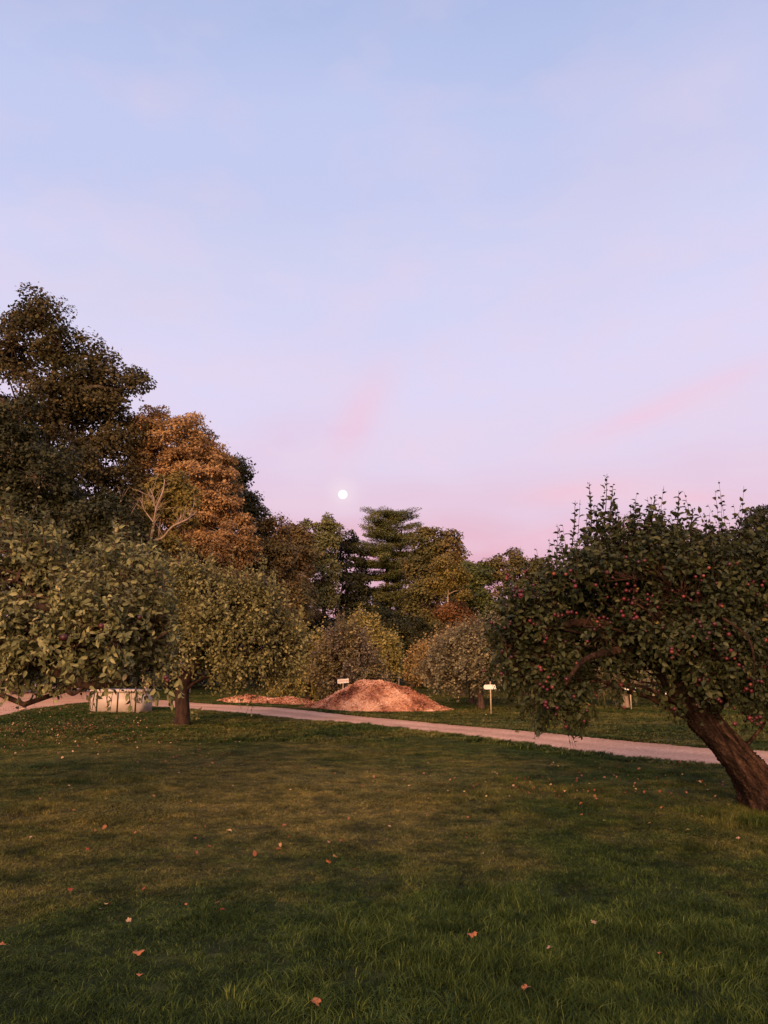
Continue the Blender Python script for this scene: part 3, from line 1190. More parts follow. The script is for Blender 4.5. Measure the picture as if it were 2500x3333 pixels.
# ------------------------------------------------------------------ materials for the plants
bark_apple = barkmat('apple_bark', (0.016, 0.010, 0.008), (0.12, 0.072, 0.052), scale=22, bump=1.0, zs=0.3)
bark_lean = leaning_bark('old_apple_bark', math.radians(34.8), (0.008, 0.005, 0.004), (0.05, 0.030, 0.023), (0.15, 0.095, 0.070))
bark_shaded = barkmat('shaded_apple_bark', (0.010, 0.006, 0.005), (0.062, 0.034, 0.026), scale=12, bump=1.0, zs=0.3)  # apple bark with the crown's shade put into its colour
bark_dark = barkmat('woods_bark', (0.030, 0.023, 0.018), (0.13, 0.10, 0.078), scale=10)
bark_pale = barkmat('pale_bark', (0.14, 0.10, 0.075), (0.42, 0.32, 0.25), scale=9)

L_oak = leafmat('oak_leaves', [(0.0, (0.018, 0.020, 0.009)), (0.5, (0.044, 0.042, 0.017)), (1.0, (0.105, 0.085, 0.032))], gain=1.45,
                nscale=0.25, nstops=[(0.0, (0.022, 0.020, 0.009)), (0.5, (0.055, 0.045, 0.018)), (1.0, (0.12, 0.085, 0.03))])
L_oakd = leafmat('dark_oak_leaves', [(0.0, (0.014, 0.018, 0.009)), (0.5, (0.034, 0.040, 0.018)), (1.0, (0.085, 0.082, 0.036))], gain=1)
L_orange = leafmat('turning_maple_leaves', [(0.0, (0.14, 0.088, 0.040)), (0.5, (0.28, 0.170, 0.080)), (1.0, (0.44, 0.29, 0.14))], gain=1.35, trans=0.3,
                   nscale=0.35, nstops=[(0.0, (0.11, 0.080, 0.030)), (0.5, (0.24, 0.150, 0.060)), (1.0, (0.38, 0.24, 0.10))])
L_brown = leafmat('russet_leaves', [(0.0, (0.060, 0.042, 0.018)), (0.5, (0.135, 0.088, 0.038)), (1.0, (0.22, 0.145, 0.062))], gain=1.2,
                  nscale=0.3, nstops=[(0.0, (0.050, 0.046, 0.018)), (0.5, (0.110, 0.096, 0.038)), (1.0, (0.19, 0.16, 0.065))])
L_yel = leafmat('yellowing_leaves', [(0.0, (0.060, 0.055, 0.014)), (0.5, (0.12, 0.098, 0.026)), (1.0, (0.22, 0.165, 0.045))], gain=1.5)
L_olive = leafmat('olive_leaves', [(0.0, (0.030, 0.032, 0.012)), (0.5, (0.072, 0.070, 0.026)), (1.0, (0.15, 0.135, 0.052))], gain=1.6,
                  nscale=0.3, nstops=[(0.0, (0.045, 0.036, 0.014)), (0.5, (0.10, 0.075, 0.028)), (1.0, (0.17, 0.125, 0.045))])
L_light = leafmat('pale_green_leaves', [(0.0, (0.040, 0.046, 0.018)), (0.5, (0.090, 0.094, 0.040)), (1.0, (0.19, 0.175, 0.075))], gain=1.9)
L_pine = leafmat('pine_needles', [(0.0, (0.020, 0.030, 0.012)), (0.5, (0.055, 0.064, 0.022)), (1.0, (0.13, 0.115, 0.042))], gain=2, trans=0.1)
L_red = leafmat('reddening_leaves', [(0.0, (0.07, 0.038, 0.016)), (0.5, (0.15, 0.072, 0.028)), (1.0, (0.25, 0.13, 0.05))])
L_apple_hero = leafmat('apple_leaves_dark', [(0.0, (0.016, 0.026, 0.011)), (0.55, (0.045, 0.058, 0.024)), (0.90, (0.095, 0.105, 0.045)), (0.965, (0.14, 0.13, 0.045)), (1.0, (0.38, 0.27, 0.07))], gain=0.85,
                       rough=0.55, trans=0.2, spec=0.25)
L_apple_left = leafmat('apple_leaves_grey_green', [(0.0, (0.038, 0.042, 0.019)), (0.5, (0.090, 0.095, 0.042)), (0.9, (0.170, 0.165, 0.078)), (1.0, (0.25, 0.20, 0.10))], gain=2,
                       rough=0.55, trans=0.25, spec=0.25)
L_apple_mid = leafmat('apple_leaves_olive', [(0.0, (0.044, 0.048, 0.018)), (0.5, (0.108, 0.106, 0.044)), (1.0, (0.23, 0.205, 0.09))], gain=1.75, trans=0.25)
L_apple_purple = leafmat('apple_leaves_dusky', [(0.0, (0.030, 0.026, 0.020)), (0.5, (0.072, 0.060, 0.044)), (1.0, (0.17, 0.135, 0.09))], gain=2.2,
                         nscale=0.9, nstops=[(0.0, (0.035, 0.034, 0.018)), (0.5, (0.085, 0.074, 0.034)), (1.0, (0.18, 0.14, 0.06))])
L_apple_yel = leafmat('apple_leaves_yellow_green', [(0.0, (0.085, 0.080, 0.025)), (0.5, (0.165, 0.145, 0.045)), (1.0, (0.28, 0.22, 0.08))], gain=1.7)
L_apple_tan = leafmat('apple_leaves_straw', [(0.0, (0.12, 0.085, 0.034)), (0.5, (0.23, 0.16, 0.064)), (1.0, (0.34, 0.23, 0.10))], gain=1.4)
L_apple_grey = leafmat('apple_leaves_grey', [(0.0, (0.036, 0.034, 0.021)), (0.5, (0.085, 0.078, 0.046)), (1.0, (0.17, 0.145, 0.085))], gain=2.2)
L_green = leafmat('mid_green_leaves', [(0.0, (0.022, 0.032, 0.011)), (0.5, (0.060, 0.072, 0.022)), (1.0, (0.13, 0.135, 0.045))], gain=1.6)

# ------------------------------------------------------------------ the woods behind
G_L = 'big trees at the edge of the wood on the left'
G_C = 'trees of the wood behind the orchard'

broadleaf('oak_tree', 'tallest dark green oak at the left edge of the wood', 44, (60, 2260),
          lobes_px(44, [(40, 1130, 150, 120), (130, 1060, 90, 90), (90, 1010, 85, 60), (200, 1130, 60, 90, -1), (-120, 1150, 130, 150), (60, 1330, 220, 130, -1), (250, 1290, 160, 120),
                        (330, 1230, 90, 70), (430, 1250, 55, 40, -1), (300, 1160, 60, 55), (390, 1230, 70, 55), (150, 1500, 230, 160, -2), (350, 1430, 120, 140), (330, 1640, 150, 160, -1), (-150, 1450, 200, 250), (100, 1750, 230, 170, -2), (370, 1850, 130, 160, -1)]),
          L_oak, bark_dark, 95000, leaf=0.19, clump=0.80, n_clump=620, seed=21, trunk_r=0.5, group=G_L, hollow=0.5)
broadleaf('oak_tree', 'dark oak with a pale thin trunk standing before the tallest oak', 37, (58, 2290),
          lobes_px(37, [(60, 1370, 70, 90), (40, 1480, 120, 110), (130, 1560, 140, 120), (0, 1640, 140, 110), (180, 1690, 110, 90), (60, 1790, 170, 110), (230, 1830, 100, 80)]),
          L_oakd, bark_pale, 42000, leaf=0.17, clump=0.62, n_clump=300, seed=22, trunk_r=0.16, group=G_L)
broadleaf('wood_edge_tree', 'grey green tree low in the dark wood behind the left apple trees', 36, (330, 2290),
          lobes_px(36, [(330, 1690, 110, 80), (400, 1780, 110, 90), (300, 1850, 130, 100), (440, 1900, 110, 90), (180, 1950, 150, 90)]),
          L_oakd, bark_dark, 26000, leaf=0.16, clump=0.6, n_clump=190, seed=23, trunk_r=0.2, group=G_L)
broadleaf('maple_tree', 'large maple turned orange brown beside the dark oak', 46, (620, 2260),
          lobes_px(46, [(470, 1400, 60, 90), (505, 1350, 42, 50), (590, 1430, 110, 90), (640, 1540, 120, 110), (520, 1520, 100, 110), (700, 1600, 90, 100), (600, 1680, 150, 110), (730, 1740, 90, 90), (770, 1790, 55, 60), (640, 1830, 150, 100), (500, 1680, 80, 100), (700, 1930, 130, 90), (440, 1560, 50, 160)]),
          L_orange, bark_pale, 88000, leaf=0.145, clump=0.5, n_clump=640, seed=24, trunk_r=0.28, group=G_L, flat=0.45, hollow=0.4)
broadleaf('sapling_maple', 'small yellow green tree with bare pale limbs under the orange maple', 38, (490, 2280),
          lobes_px(38, [(560, 1600, 75, 50), (590, 1660, 50, 50), (520, 1640, 50, 45), (480, 1750, 60, 50), (540, 1800, 70, 60)]),
          L_yel, bark_pale, 12000, leaf=0.15, clump=0.42, n_clump=90, seed=25, trunk_r=0.14, group=G_L)
broadleaf('wood_edge_tree', 'dark tree rising behind the top of the orange maple', 60, (640, 2230),
          lobes_px(60, [(600, 1410, 45, 30), (660, 1450, 50, 55), (690, 1520, 50, 50), (760, 1545, 45, 50), (770, 1520, 30, 30), (720, 1600, 70, 60), (740, 1660, 60, 60), (640, 1700, 120, 140)]),
          L_oakd, bark_dark, 26000, leaf=0.2, clump=0.7, n_clump=210, seed=26, trunk_r=0.25, group=G_L)
broadleaf('wood_edge_tree', 'dark green rounded tree right of the orange maple', 54, (810, 2240),
          lobes_px(54, [(800, 1660, 50, 50), (830, 1740, 70, 80), (790, 1830, 80, 110), (850, 1880, 70, 90), (800, 1960, 100, 90)]),
          L_oakd, bark_dark, 26000, leaf=0.18, clump=0.6, n_clump=210, seed=27, trunk_r=0.22, group=G_L)
broadleaf('russet_tree', 'russet brown tree where the left wood meets the middle wood', 52, (890, 2240),
          lobes_px(52, [(880, 1750, 50, 60), (900, 1830, 65, 70), (920, 1910, 75, 70), (880, 2000, 110, 80), (930, 1980, 70, 80)]),
          L_brown, bark_dark, 30000, leaf=0.16, clump=0.5, n_clump=260, seed=28, trunk_r=0.2, group=G_C)
broadleaf('russet_tree', 'narrow olive and russet tree between the russet tree and the pale green one', 60, (965, 2230),
          lobes_px(60, [(950, 1740, 40, 50), (970, 1800, 48, 70), (960, 1880, 55, 80), (980, 1960, 45, 80)]),
          L_brown, bark_dark, 18000, leaf=0.18, clump=0.5, n_clump=180, seed=29, trunk_r=0.2, group=G_C, bias=lambda P: 0.1)
broadleaf('ash_tree', 'slim pale green tree with three pointed tops left of the pine', 66, (1048, 2215),
          lobes_px(66, [(1010, 1730, 26, 45), (1055, 1715, 28, 45), (1085, 1740, 25, 40), (1040, 1790, 55, 55), (1050, 1860, 55, 60), (1010, 1900, 30, 40), (1060, 1940, 45, 40)]),
          L_light, bark_dark, 17000, leaf=0.19, clump=0.52, n_clump=150, seed=30, trunk_r=0.25, group=G_C)
broadleaf('ash_tree', 'dark tree with see-through branches between pale green tree and pine', 70, (1120, 2215),
          lobes_px(70, [(1125, 1770, 38, 40), (1130, 1840, 48, 50), (1120, 1910, 60, 55), (1090, 1990, 80, 55), (1130, 2060, 60, 50), (1165, 1830, 34, 50), (1165, 1900, 40, 50)]),
          L_oakd, bark_dark, 19000, leaf=0.2, clump=0.52, n_clump=140, seed=31, trunk_r=0.25, group=G_C)
broadleaf('oak_tree', 'full green tree just right of the tall pine', 66, (1420, 2215),
          lobes_px(66, [(1370, 1760, 40, 50), (1410, 1770, 38, 50), (1455, 1790, 55, 55), (1480, 1760, 28, 28), (1390, 1850, 60, 60), (1450, 1890, 80, 70), (1400, 1960, 80, 60), (1500, 1870, 45, 60), (1440, 2040, 90, 60), (1345, 1850, 34, 50), (1350, 1930, 40, 45)]),
          L_olive, bark_dark, 36000, leaf=0.19, clump=0.58, n_clump=290, seed=32, trunk_r=0.3, group=G_C)
broadleaf('dead_limb_tree', 'yellowing tree with a pale forked trunk right of the pine', 56, (1458, 2220),
          lobes_px(56, [(1450, 1850, 40, 30), (1480, 1880, 45, 35), (1430, 1900, 40, 30), (1500, 1920, 35, 30)]),
          L_yel, bark_pale, 6500, leaf=0.15, clump=0.4, n_clump=70, seed=33, trunk_r=0.16, group=G_C)
broadleaf('red_understory_tree', 'small reddish tree low in the shade of the middle wood', 54, (1480, 2225),
          lobes_px(54, [(1460, 1990, 38, 22), (1500, 2005, 40, 24), (1515, 2030, 34, 20)]),
          L_red, bark_dark, 7000, leaf=0.15, clump=0.4, n_clump=70, seed=34, trunk_r=0.1, group=G_C)
broadleaf('wood_edge_tree', 'bright green rounded tree at the right end of the middle wood', 60, (1545, 2220),
          lobes_px(60, [(1545, 1870, 50, 40), (1530, 1930, 60, 60), (1560, 1990, 60, 60), (1540, 2060, 80, 50)]),
          L_green, bark_dark, 22000, leaf=0.18, clump=0.5, n_clump=190, seed=35, trunk_r=0.2, group=G_C)
broadleaf('wood_edge_tree', 'low dark tree under the pine at the end of the grass lane', 58, (1340, 2220),
          lobes_px(58, [(1330, 2060, 75, 50), (1270, 2100, 60, 45), (1390, 2110, 70, 55), (1330, 2150, 70, 35), (1240, 2030, 60, 45)]),
          L_oakd, bark_dark, 20000, leaf=0.16, clump=0.45, n_clump=190, seed=36, trunk_r=0.15, group=G_C)
broadleaf('wood_edge_tree', 'low dark tree behind the dusky apple tree by the chip mound', 62, (1150, 2215),
          lobes_px(62, [(1150, 2080, 90, 40), (1060, 2060, 90, 60), (1000, 2110, 90, 60), (1170, 2130, 80, 40), (1210, 2090, 50, 50)]),
          L_oakd, bark_dark, 22000, leaf=0.18, clump=0.5, n_clump=180, seed=37, trunk_r=0.15, group=G_C)
broadleaf('wood_edge_tree', 'deep shaded tree filling the gaps low behind the pine', 88, (1280, 2205),
          lobes_px(88, [(1190, 1990, 80, 60), (1290, 1990, 90, 60), (1380, 1990, 80, 60), (1250, 2080, 120, 70), (1130, 2060, 100, 70), (1400, 2080, 100, 70)]),
          L_oakd, bark_dark, 9000, leaf=0.36, clump=0.9, n_clump=150, seed=43, trunk_r=0.2, group=G_C)
G_R = 'trees far behind the leaning apple tree'
broadleaf('far_tree', 'yellow green tree beyond the left shoulder of the leaning apple tree', 62, (1680, 2220),
          lobes_px(62, [(1600, 1860, 40, 35), (1655, 1830, 50, 35), (1700, 1850, 60, 45), (1760, 1860, 55, 40), (1640, 1930, 80, 70), (1750, 1950, 80, 80), (1650, 2050, 100, 80)]),
          L_olive, bark_dark, 26000, leaf=0.18, clump=0.5, n_clump=220, seed=38, trunk_r=0.22, group=G_R)
broadleaf('far_tree', 'green tree beyond the middle of the leaning apple tree', 64, (1900, 2220),
          lobes_px(64, [(1850, 1880, 70, 60), (1930, 1840, 60, 50), (1900, 1960, 100, 80), (1850, 2060, 120, 90), (2000, 2000, 110, 100), (2050, 1880, 80, 80)]),
          L_green, bark_dark, 20000, leaf=0.22, clump=0.6, n_clump=180, seed=39, trunk_r=0.25, group=G_R)
broadleaf('bare_twig_tree', 'greyish thin-leaved tree showing through the upright shoots', 58, (2040, 2220),
          lobes_px(58, [(2040, 1740, 55, 60), (2010, 1790, 50, 50), (2075, 1800, 50, 50)]),
          leafmat('withered_leaves', [(0.0, (0.16, 0.12, 0.10)), (1.0, (0.34, 0.26, 0.23))]), bark_pale, 4200, leaf=0.11, clump=0.5, n_clump=120, seed=40, trunk_r=0.16, group=G_R)
broadleaf('far_tree', 'dark tree at the right edge beyond the leaning apple tree', 50, (2440, 2240),
          lobes_px(50, [(2470, 1740, 60, 60), (2420, 1780, 60, 50), (2530, 1720, 80, 90), (2450, 1860, 100, 90), (2560, 1900, 140, 130), (2380, 1900, 80, 80), (2420, 2000, 130, 100)]),
          L_oakd, bark_dark, 32000, leaf=0.18, clump=0.6, n_clump=240, seed=41, trunk_r=0.3, group=G_R)
broadleaf('far_tree', 'olive tree beyond the crest of the leaning apple tree', 56, (2260, 2230),
          lobes_px(56, [(2240, 1800, 90, 60), (2300, 1860, 100, 80), (2180, 1900, 100, 90), (2250, 2000, 130, 100)]),
          L_olive, bark_dark, 16000, leaf=0.2, clump=0.6, n_clump=150, seed=42, trunk_r=0.25, group=G_R)


# white pine
def pine(D, cx, top, bottom, seed, label):
    r_ = np.random.default_rng(seed)
    bx = (cx - 1250) / F * D
    base = np.array([bx, D, float(gh(bx, D))])
    t = thing('pine_tree', base, label, 'pine tree', G_C)
    ztop = at(cx, top, D)[2]
    H = ztop
    g = Geo()
    V, Q, T = tube([base + [0, 0, -.1], base + [0.05, 0, H * .3], base + [-0.1, 0, H * .6], [bx + .1, D, ztop - .4]], [0.34, 0.28, 0.2, 0.05], k=10, n=20, rough=.05)
    g.add(V, Q, T)
    # second leader
    V, Q, T = tube([base + [0.0, 0, H * .42], base + [0.7, 0.1, H * .55], base + [1.1, 0.1, H * .75], base + [1.35, .1, H * .93]], [0.17, 0.15, 0.1, 0.03], k=8, n=14)
    g.add(V, Q, T)
    P, Nn, T_, S, rn = [], [], [], [], []
    z = H * 0.16
    while z < H - 0.15:
        f = (z / H)
        # crown outline: broad middle, rounded top
        wid = 4.2 * np.interp(f, [0.1, 0.25, 0.45, 0.6, 0.75, 0.88, 0.96, 1.0], [0.5, 0.85, 1.0, 1.05, 1.0, 0.84, 0.62, 0.25])
        nb = r_.integers(6, 9)
        a0 = r_.uniform(0, 6.28)
        for b in range(nb):
            a = a0 + b * 6.283 / nb + r_.normal() * 0.25
            ln = wid * r_.uniform(0.45, 1.0)
            if f < 0.55 and r_.random() < 0.18:
                ln *= 0.5
            dz = np.interp(f, [0, 0.5, 0.85, 1.0], [-0.12, 0.03, 0.10, 0.22])
            sx = 0.5 * min(1, max(0, (f - 0.4) * 2))
            z_b = z + r_.uniform(-0.4, 0.4)
            if z_b > H - 0.2:
                z_b = H - 0.2
            a_ = base + np.array([0.3 * sx, 0, z_b])
            tip = a_ + np.array([np.cos(a) * ln, np.sin(a) * ln, dz * ln + r_.normal() * 0.1])
            mid = (a_ + tip) / 2 + np.array([0, 0, -0.06 * ln])
            V, Q, Tt = tube([a_, mid, tip], [0.05, 0.035, 0.012], k=4, n=6)
            g.add(V, Q, Tt)
            npad = max(3, int(ln / 0.27))
            for q in range(npad):
                s_ = 0.2 + 0.82 * (q + r_.random()) / npad
                c = a_ + (tip - a_) * s_ + np.array([0, 0, -0.06 * ln * (1 - (2 * s_ - 1) ** 2) + 0.08])
                c[:2] += r_.normal(size=2) * 0.16 * ln * 0.4
                m_ = 84
                rr = r_.uniform(0.30, 0.55) * (1 + 0.35 * (f > 0.72))
                d = rdir(r_, m_)
                off = d * rr * (0.4 + 0.6 * r_.random((m_, 1))) * np.array([1.1, 1.1, 0.36])
                P.append(c + off)
                Nn.append(nrm(np.array([0, -0.1, 0.8]) + d * 0.4 + r_.normal(size=(m_, 3)) * 0.45))
                T_.append(nrm(d * [1, 1, 0.3] + [0, 0, 0.08] + r_.normal(size=(m_, 3)) * 0.35))
                S.append(r_.uniform(0.12, 0.2, m_))
                rn.append(0.5 * r_.random() + 0.5 * r_.random(m_))
        z += r_.uniform(0.42, 0.62) * (1.1 - 0.3 * f)
    link('trunk', g.build('trunk', bark_dark, base), t)
    P, Nn, T_, S, rn = map(np.concatenate, (P, Nn, T_, S, rn))
    link('crown', leaves_mesh('crown', P, T_, Nn, S, S * 0.42, rn, L_pine, base), t)


pine(72, 1264, 1668, 2150, 51, 'broad white pine with layered branches in the middle of the wood')

# bare pale limbs in front of the orange maple
gl = Geo()
t_dead = thing('dead_tree', (at(488, 1800, 36)[0], 36, 0), 'bare pale dead tree with spreading limbs below the orange maple', 'dead tree')
rl = np.random.default_rng(5)
b0 = np.array([at(488, 1800, 36)[0], 36, 0])


def limbpx(pts, r0):
    P = [at(px, py, 36 + rl.normal() * 0.3) for px, py in pts]
    V, Q, T = tube(P, np.linspace(r0, r0 * 0.3, len(P)), k=6, n=len(P) * 4, rough=0.05)
    gl.add(V, Q, T)


limbpx([(480, 2230), (484, 2000), (488, 1850), (490, 1760)], 0.13)
limbpx([(490, 1760), (500, 1710), (510, 1650), (530, 1600), (536, 1560)], 0.075)
limbpx([(490, 1765), (530, 1750), (560, 1715), (610, 1690), (640, 1665)], 0.07)
limbpx([(508, 1665), (500, 1620), (488, 1590)], 0.04)
limbpx([(545, 1730), (580, 1700), (590, 1670)], 0.035)
limbpx([(500, 1700), (470, 1660), (460, 1630)], 0.035)
limbpx([(490, 1770), (450, 1720), (420, 1690), (405, 1660)], 0.045)
limbpx([(378, 1700), (385, 1650), (400, 1610)], 0.035)
segs = [((500, 1710), (536, 1560)), ((530, 1750), (640, 1665)), ((508, 1665), (488, 1590)), ((450, 1720), (405, 1660)), ((378, 1700), (400, 1610)), ((470, 1660), (460, 1630)), ((560, 1715), (610, 1690))]
for q in range(70):
    (ax, ay), (bx_, by_) = segs[q % len(segs)]
    f_ = rl.random()
    x_, y_ = ax + (bx_ - ax) * f_, ay + (by_ - ay) * f_
    an = rl.uniform(-1.1, 1.1) + (0.5 if bx_ > ax else -0.5)
    ln_ = rl.uniform(25, 75)
    limbpx([(x_, y_), (x_ + math.sin(an) * ln_ * 0.5, y_ - math.cos(an) * ln_ * 0.45), (x_ + math.sin(an * 1.2) * ln_, y_ - math.cos(an) * ln_)], 0.014)
link('trunk', gl.build('trunk', bark_pale, b0), t_dead)

# undergrowth along the foot of the wood
ru = np.random.default_rng(61)
cs, sizes = [], []
for px in range(-300, 1750, 16):
    D = np.interp(px, [-300, 300, 800, 1000, 1300, 1750], [44, 46, 56, 72, 74, 68]) + ru.uniform(0, 3)
    for q in range(3):
        x_ = (px - 1250) / F * D
        cs.append([x_, D + ru.uniform(-0.5, 1.5), ru.uniform(0.3, 3.0)])
for px in range(1750, 2800, 22):
    D = 60 + ru.uniform(0, 4)
    for q in range(3):
        cs.append([(px - 1250) / F * D, D, ru.uniform(0.3, 4.0)])
cs = np.array(cs)
m_ = 42000
k_ = ru.integers(0, len(cs), m_)
d_ = rdir(ru, m_)
P_ = cs[k_] + d_ * (0.9 * ru.random((m_, 1)) ** 0.5) * [1, 1, 0.8]
P_[:, 2] = np.abs(P_[:, 2])
N_ = nrm(d_ + ru.normal(size=(m_, 3)) * 0.5 + [0, -0.2, 0.3])
T_ = nrm(np.cross(N_, ru.normal(size=(m_, 3))))
me = leaves_mesh('undergrowth', P_, T_, N_, 0.22, 0.16, ru.random(m_) * 0.7, L_oakd, (0, 0, 0))
link('undergrowth', me, label='dark undergrowth along the foot of the wood', cat='undergrowth', kind='stuff')

# ------------------------------------------------------------------ orchard trees in the middle distance


def top_shoots(outline, x0, x1, step, hmin, hmax, seed):
    """water sprouts standing up along the top of a crown"""
    r_ = np.random.default_rng(seed)
    out = []
    n = len(outline)
    px = x0
    while px < x1:
        ys = []
        for i in range(n):
            (ax, ay), (bx_, by_) = outline[i], outline[(i + 1) % n]
            if (ax - px) * (bx_ - px) <= 0 and ax != bx_:
                ys.append(ay + (by_ - ay) * (px - ax) / (bx_ - ax))
        if ys:
            y0 = min(ys) + r_.uniform(10, 60)
            h = r_.uniform(hmin, hmax)
            out.append((px, y0, px + r_.normal() * h * 0.12, y0 - h, max(7, int(h / 5.5))))
        px += step * r_.uniform(0.5, 1.5)
    return out


def small_apple(label, base_px, D, lobes, mat, n_twig, leaf, seed, trunk_r=0.09, k=8, sprouts=(), tlen=0.34, group='apple trees of the orchard beyond the road', bark=None, th=1.3, lo=0.5, fork=True, near=False, outline=None, shoots=None):
    x0 = (base_px - 1250) / F * D
    base = np.array([x0, D, float(gh(x0, D))])
    r_ = np.random.default_rng(seed)
    lb = lobes_px(D, lobes)
    ctr = np.mean([l[0] for l in lb], 0)
    trunk = [base + [0, 0, -0.1], base + [0.02, 0, 0.3], base + [r_.normal() * .06, 0, th * 0.6], [base[0] * .7 + ctr[0] * .3, D, th], [base[0] * .4 + ctr[0] * .6, D, th * 1.5]]
    sprouts = list(sprouts)
    if outline and shoots:
        sprouts += top_shoots(outline, *shoots, seed + 50)
    sp = []
    for (a, b, c, d, kk) in sprouts:
        Ds = D + r_.normal() * 0.4 - 0.3
        sp.append((at(a, b, Ds), at(c, d, Ds), kk))
    return apple_tree('apple_tree', label, base, trunk, np.array([1.5, 1.1, 1.0, 0.75, 0.4]) * trunk_r, lb, mat, bark or bark_apple, n_twig, leaf=leaf, k=k, tlen=tlen, seed=seed, sprouts=sp, group=group,
                      node_r=0.016, zmin=0.35, wr=0.6, lo=lo, near=near, outline=outline)


# C: middle-left tree with the stout trunk, its bark colour darkened for crown shade
small_apple('olive green apple tree on a stout dark trunk by the near edge of the road', 612, 21.4,
            [(560, 2010, 110, 120, .3), (600, 1900, 70, 80), (690, 1940, 100, 100), (790, 1960, 90, 90), (860, 2000, 80, 80), (900, 2090, 90, 90), (760, 2090, 120, 90, -.6), (640, 2110, 110, 80, -.5), (850, 2170, 100, 60), (720, 2190, 80, 45), (520, 2150, 90, 80, .3), (740, 2010, 100, 80, -.8), (950, 2160, 60, 60, .5)],
            L_apple_mid, 4100, 0.100, 71, trunk_r=0.175, k=10, tlen=0.42, group=None, near=False, th=1.7,
            outline=[(470, 2250), (430, 1900), (520, 1835), (560, 1860), (600, 1810), (640, 1865), (700, 1850), (740, 1900), (760, 1885), (800, 1900), (850, 1880), (885, 1895), (925, 1960), (940, 2010), (990, 2030), (1015, 2090), (1000, 2160), (980, 2215), (920, 2215), (880, 2200), (850, 2235), (800, 2262), (760, 2262), (700, 2235), (650, 2195), (600, 2170), (560, 2200)],
            shoots=(470, 985, 11, 45, 105), bark=bark_shaded,
            sprouts=[(595, 2350, 585, 2300, 8), (625, 2352, 632, 2310, 8), (640, 2348, 655, 2305, 8), (605, 2352, 600, 2318, 7), (580, 2350, 572, 2325, 6), (835, 1960, 842, 1880, 14), (870, 1960, 884, 1893, 13), (800, 1950, 795, 1895, 13), (760, 1930, 757, 1880, 12), (700, 1900, 706, 1850, 12), (660, 1890, 655, 1835, 12), (905, 2010, 925, 1945, 12),
                     (600, 1860, 604, 1800, 12), (570, 1860, 560, 1810, 12), (730, 1920, 738, 1860, 12), (960, 2080, 985, 2040, 9), (815, 1960, 822, 1905, 12), (640, 1880, 632, 1815, 12)])
small_apple('yellow green apple tree behind the stout-trunked one', 1010, 36,
            [(960, 2110, 80, 60), (1020, 2140, 70, 60), (950, 2190, 90, 50), (1040, 2200, 60, 45)], L_apple_yel, 1500, 0.14, 72, k=9, trunk_r=0.12, tlen=0.42)
small_apple('dusky brown green apple tree directly behind the wood chip mound', 1120, 34.5,
            [(1070, 2160, 65, 60), (1120, 2130, 60, 65), (1045, 2215, 45, 50), (1120, 2215, 90, 45, -.6), (1175, 2180, 55, 50), (1220, 2215, 60, 30), (1140, 2085, 35, 40)],
            L_apple_purple, 2300, 0.12, 73, shoots=(1020, 1230, 7, 40, 85), outline=[(996, 2240), (1004, 2180), (1025, 2125), (1055, 2080), (1090, 2045), (1120, 2015), (1155, 2010), (1180, 2055), (1205, 2095), (1240, 2150), (1275, 2190), (1288, 2228), (1200, 2248), (1100, 2252), (1040, 2266)], k=9, trunk_r=0.12, tlen=0.40,
            sprouts=[(1125, 2080, 1122, 2020, 12), (1145, 2080, 1148, 2010, 13), (1100, 2090, 1095, 2035, 12), (1160, 2090, 1168, 2040, 11), (1080, 2110, 1070, 2060, 10), (1185, 2110, 1200, 2065, 10), (1112, 2090, 1108, 2040, 10)])
small_apple('bright yellow green apple tree peeping out right behind the dusky one', 1215, 43,
            [(1225, 2090, 48, 45), (1256, 2140, 42, 55), (1185, 2060, 45, 38), (1262, 2190, 32, 32), (1200, 2130, 55, 45)], L_apple_yel, 1300, 0.16, 74, k=9, tlen=0.45)
small_apple('grey green apple tree with reddish fruit left of the rounded sign', 1556, 28.8,
            [(1480, 2180, 90, 75), (1540, 2130, 90, 70), (1430, 2200, 60, 45), (1600, 2180, 60, 70), (1520, 2210, 100, 40, -.5), (1590, 2100, 60, 50), (1500, 2100, 50, 40), (1660, 2120, 60, 70)],
            L_apple_grey, 2300, 0.105, 75, shoots=(1400, 1640, 9, 30, 70), outline=[(1345, 2215), (1372, 2150), (1412, 2100), (1460, 2060), (1520, 2035), (1560, 2015), (1620, 2000), (1730, 2030), (1730, 2220), (1640, 2232), (1560, 2236), (1500, 2234), (1420, 2238)], k=9, trunk_r=0.11, tlen=0.40,
            sprouts=[(1560, 2080, 1565, 2030, 11), (1520, 2080, 1515, 2040, 10), (1600, 2070, 1610, 2010, 11), (1575, 2070, 1580, 2035, 9), (1490, 2080, 1482, 2050, 8)])
small_apple('second grey green apple tree in the right-hand row', 1527, 33.5,
            [(1500, 2150, 80, 60), (1560, 2130, 70, 60), (1450, 2180, 60, 45)], L_apple_grey, 900, 0.13, 76, outline=[(1380, 2220), (1400, 2100), (1500, 2050), (1650, 2050), (1650, 2225), (1500, 2228)], k=8, trunk_r=0.11, tlen=0.42)
small_apple('third apple tree in the right-hand row, straw coloured', 1500, 42,
            [(1440, 2130, 75, 50), (1400, 2160, 60, 40), (1490, 2120, 60, 45)], L_apple_tan, 1200, 0.16, 77, outline=[(1325, 2195), (1350, 2130), (1400, 2085), (1480, 2060), (1560, 2060), (1560, 2205), (1400, 2210)], k=8, trunk_r=0.12, tlen=0.45)
small_apple('low straw yellow apple tree at the end of the right-hand row', 1400, 54,
            [(1390, 2150, 50, 35), (1360, 2175, 40, 22), (1430, 2165, 45, 30)], L_apple_tan, 700, 0.19, 78, k=8, trunk_r=0.1, tlen=0.5, th=1.0)
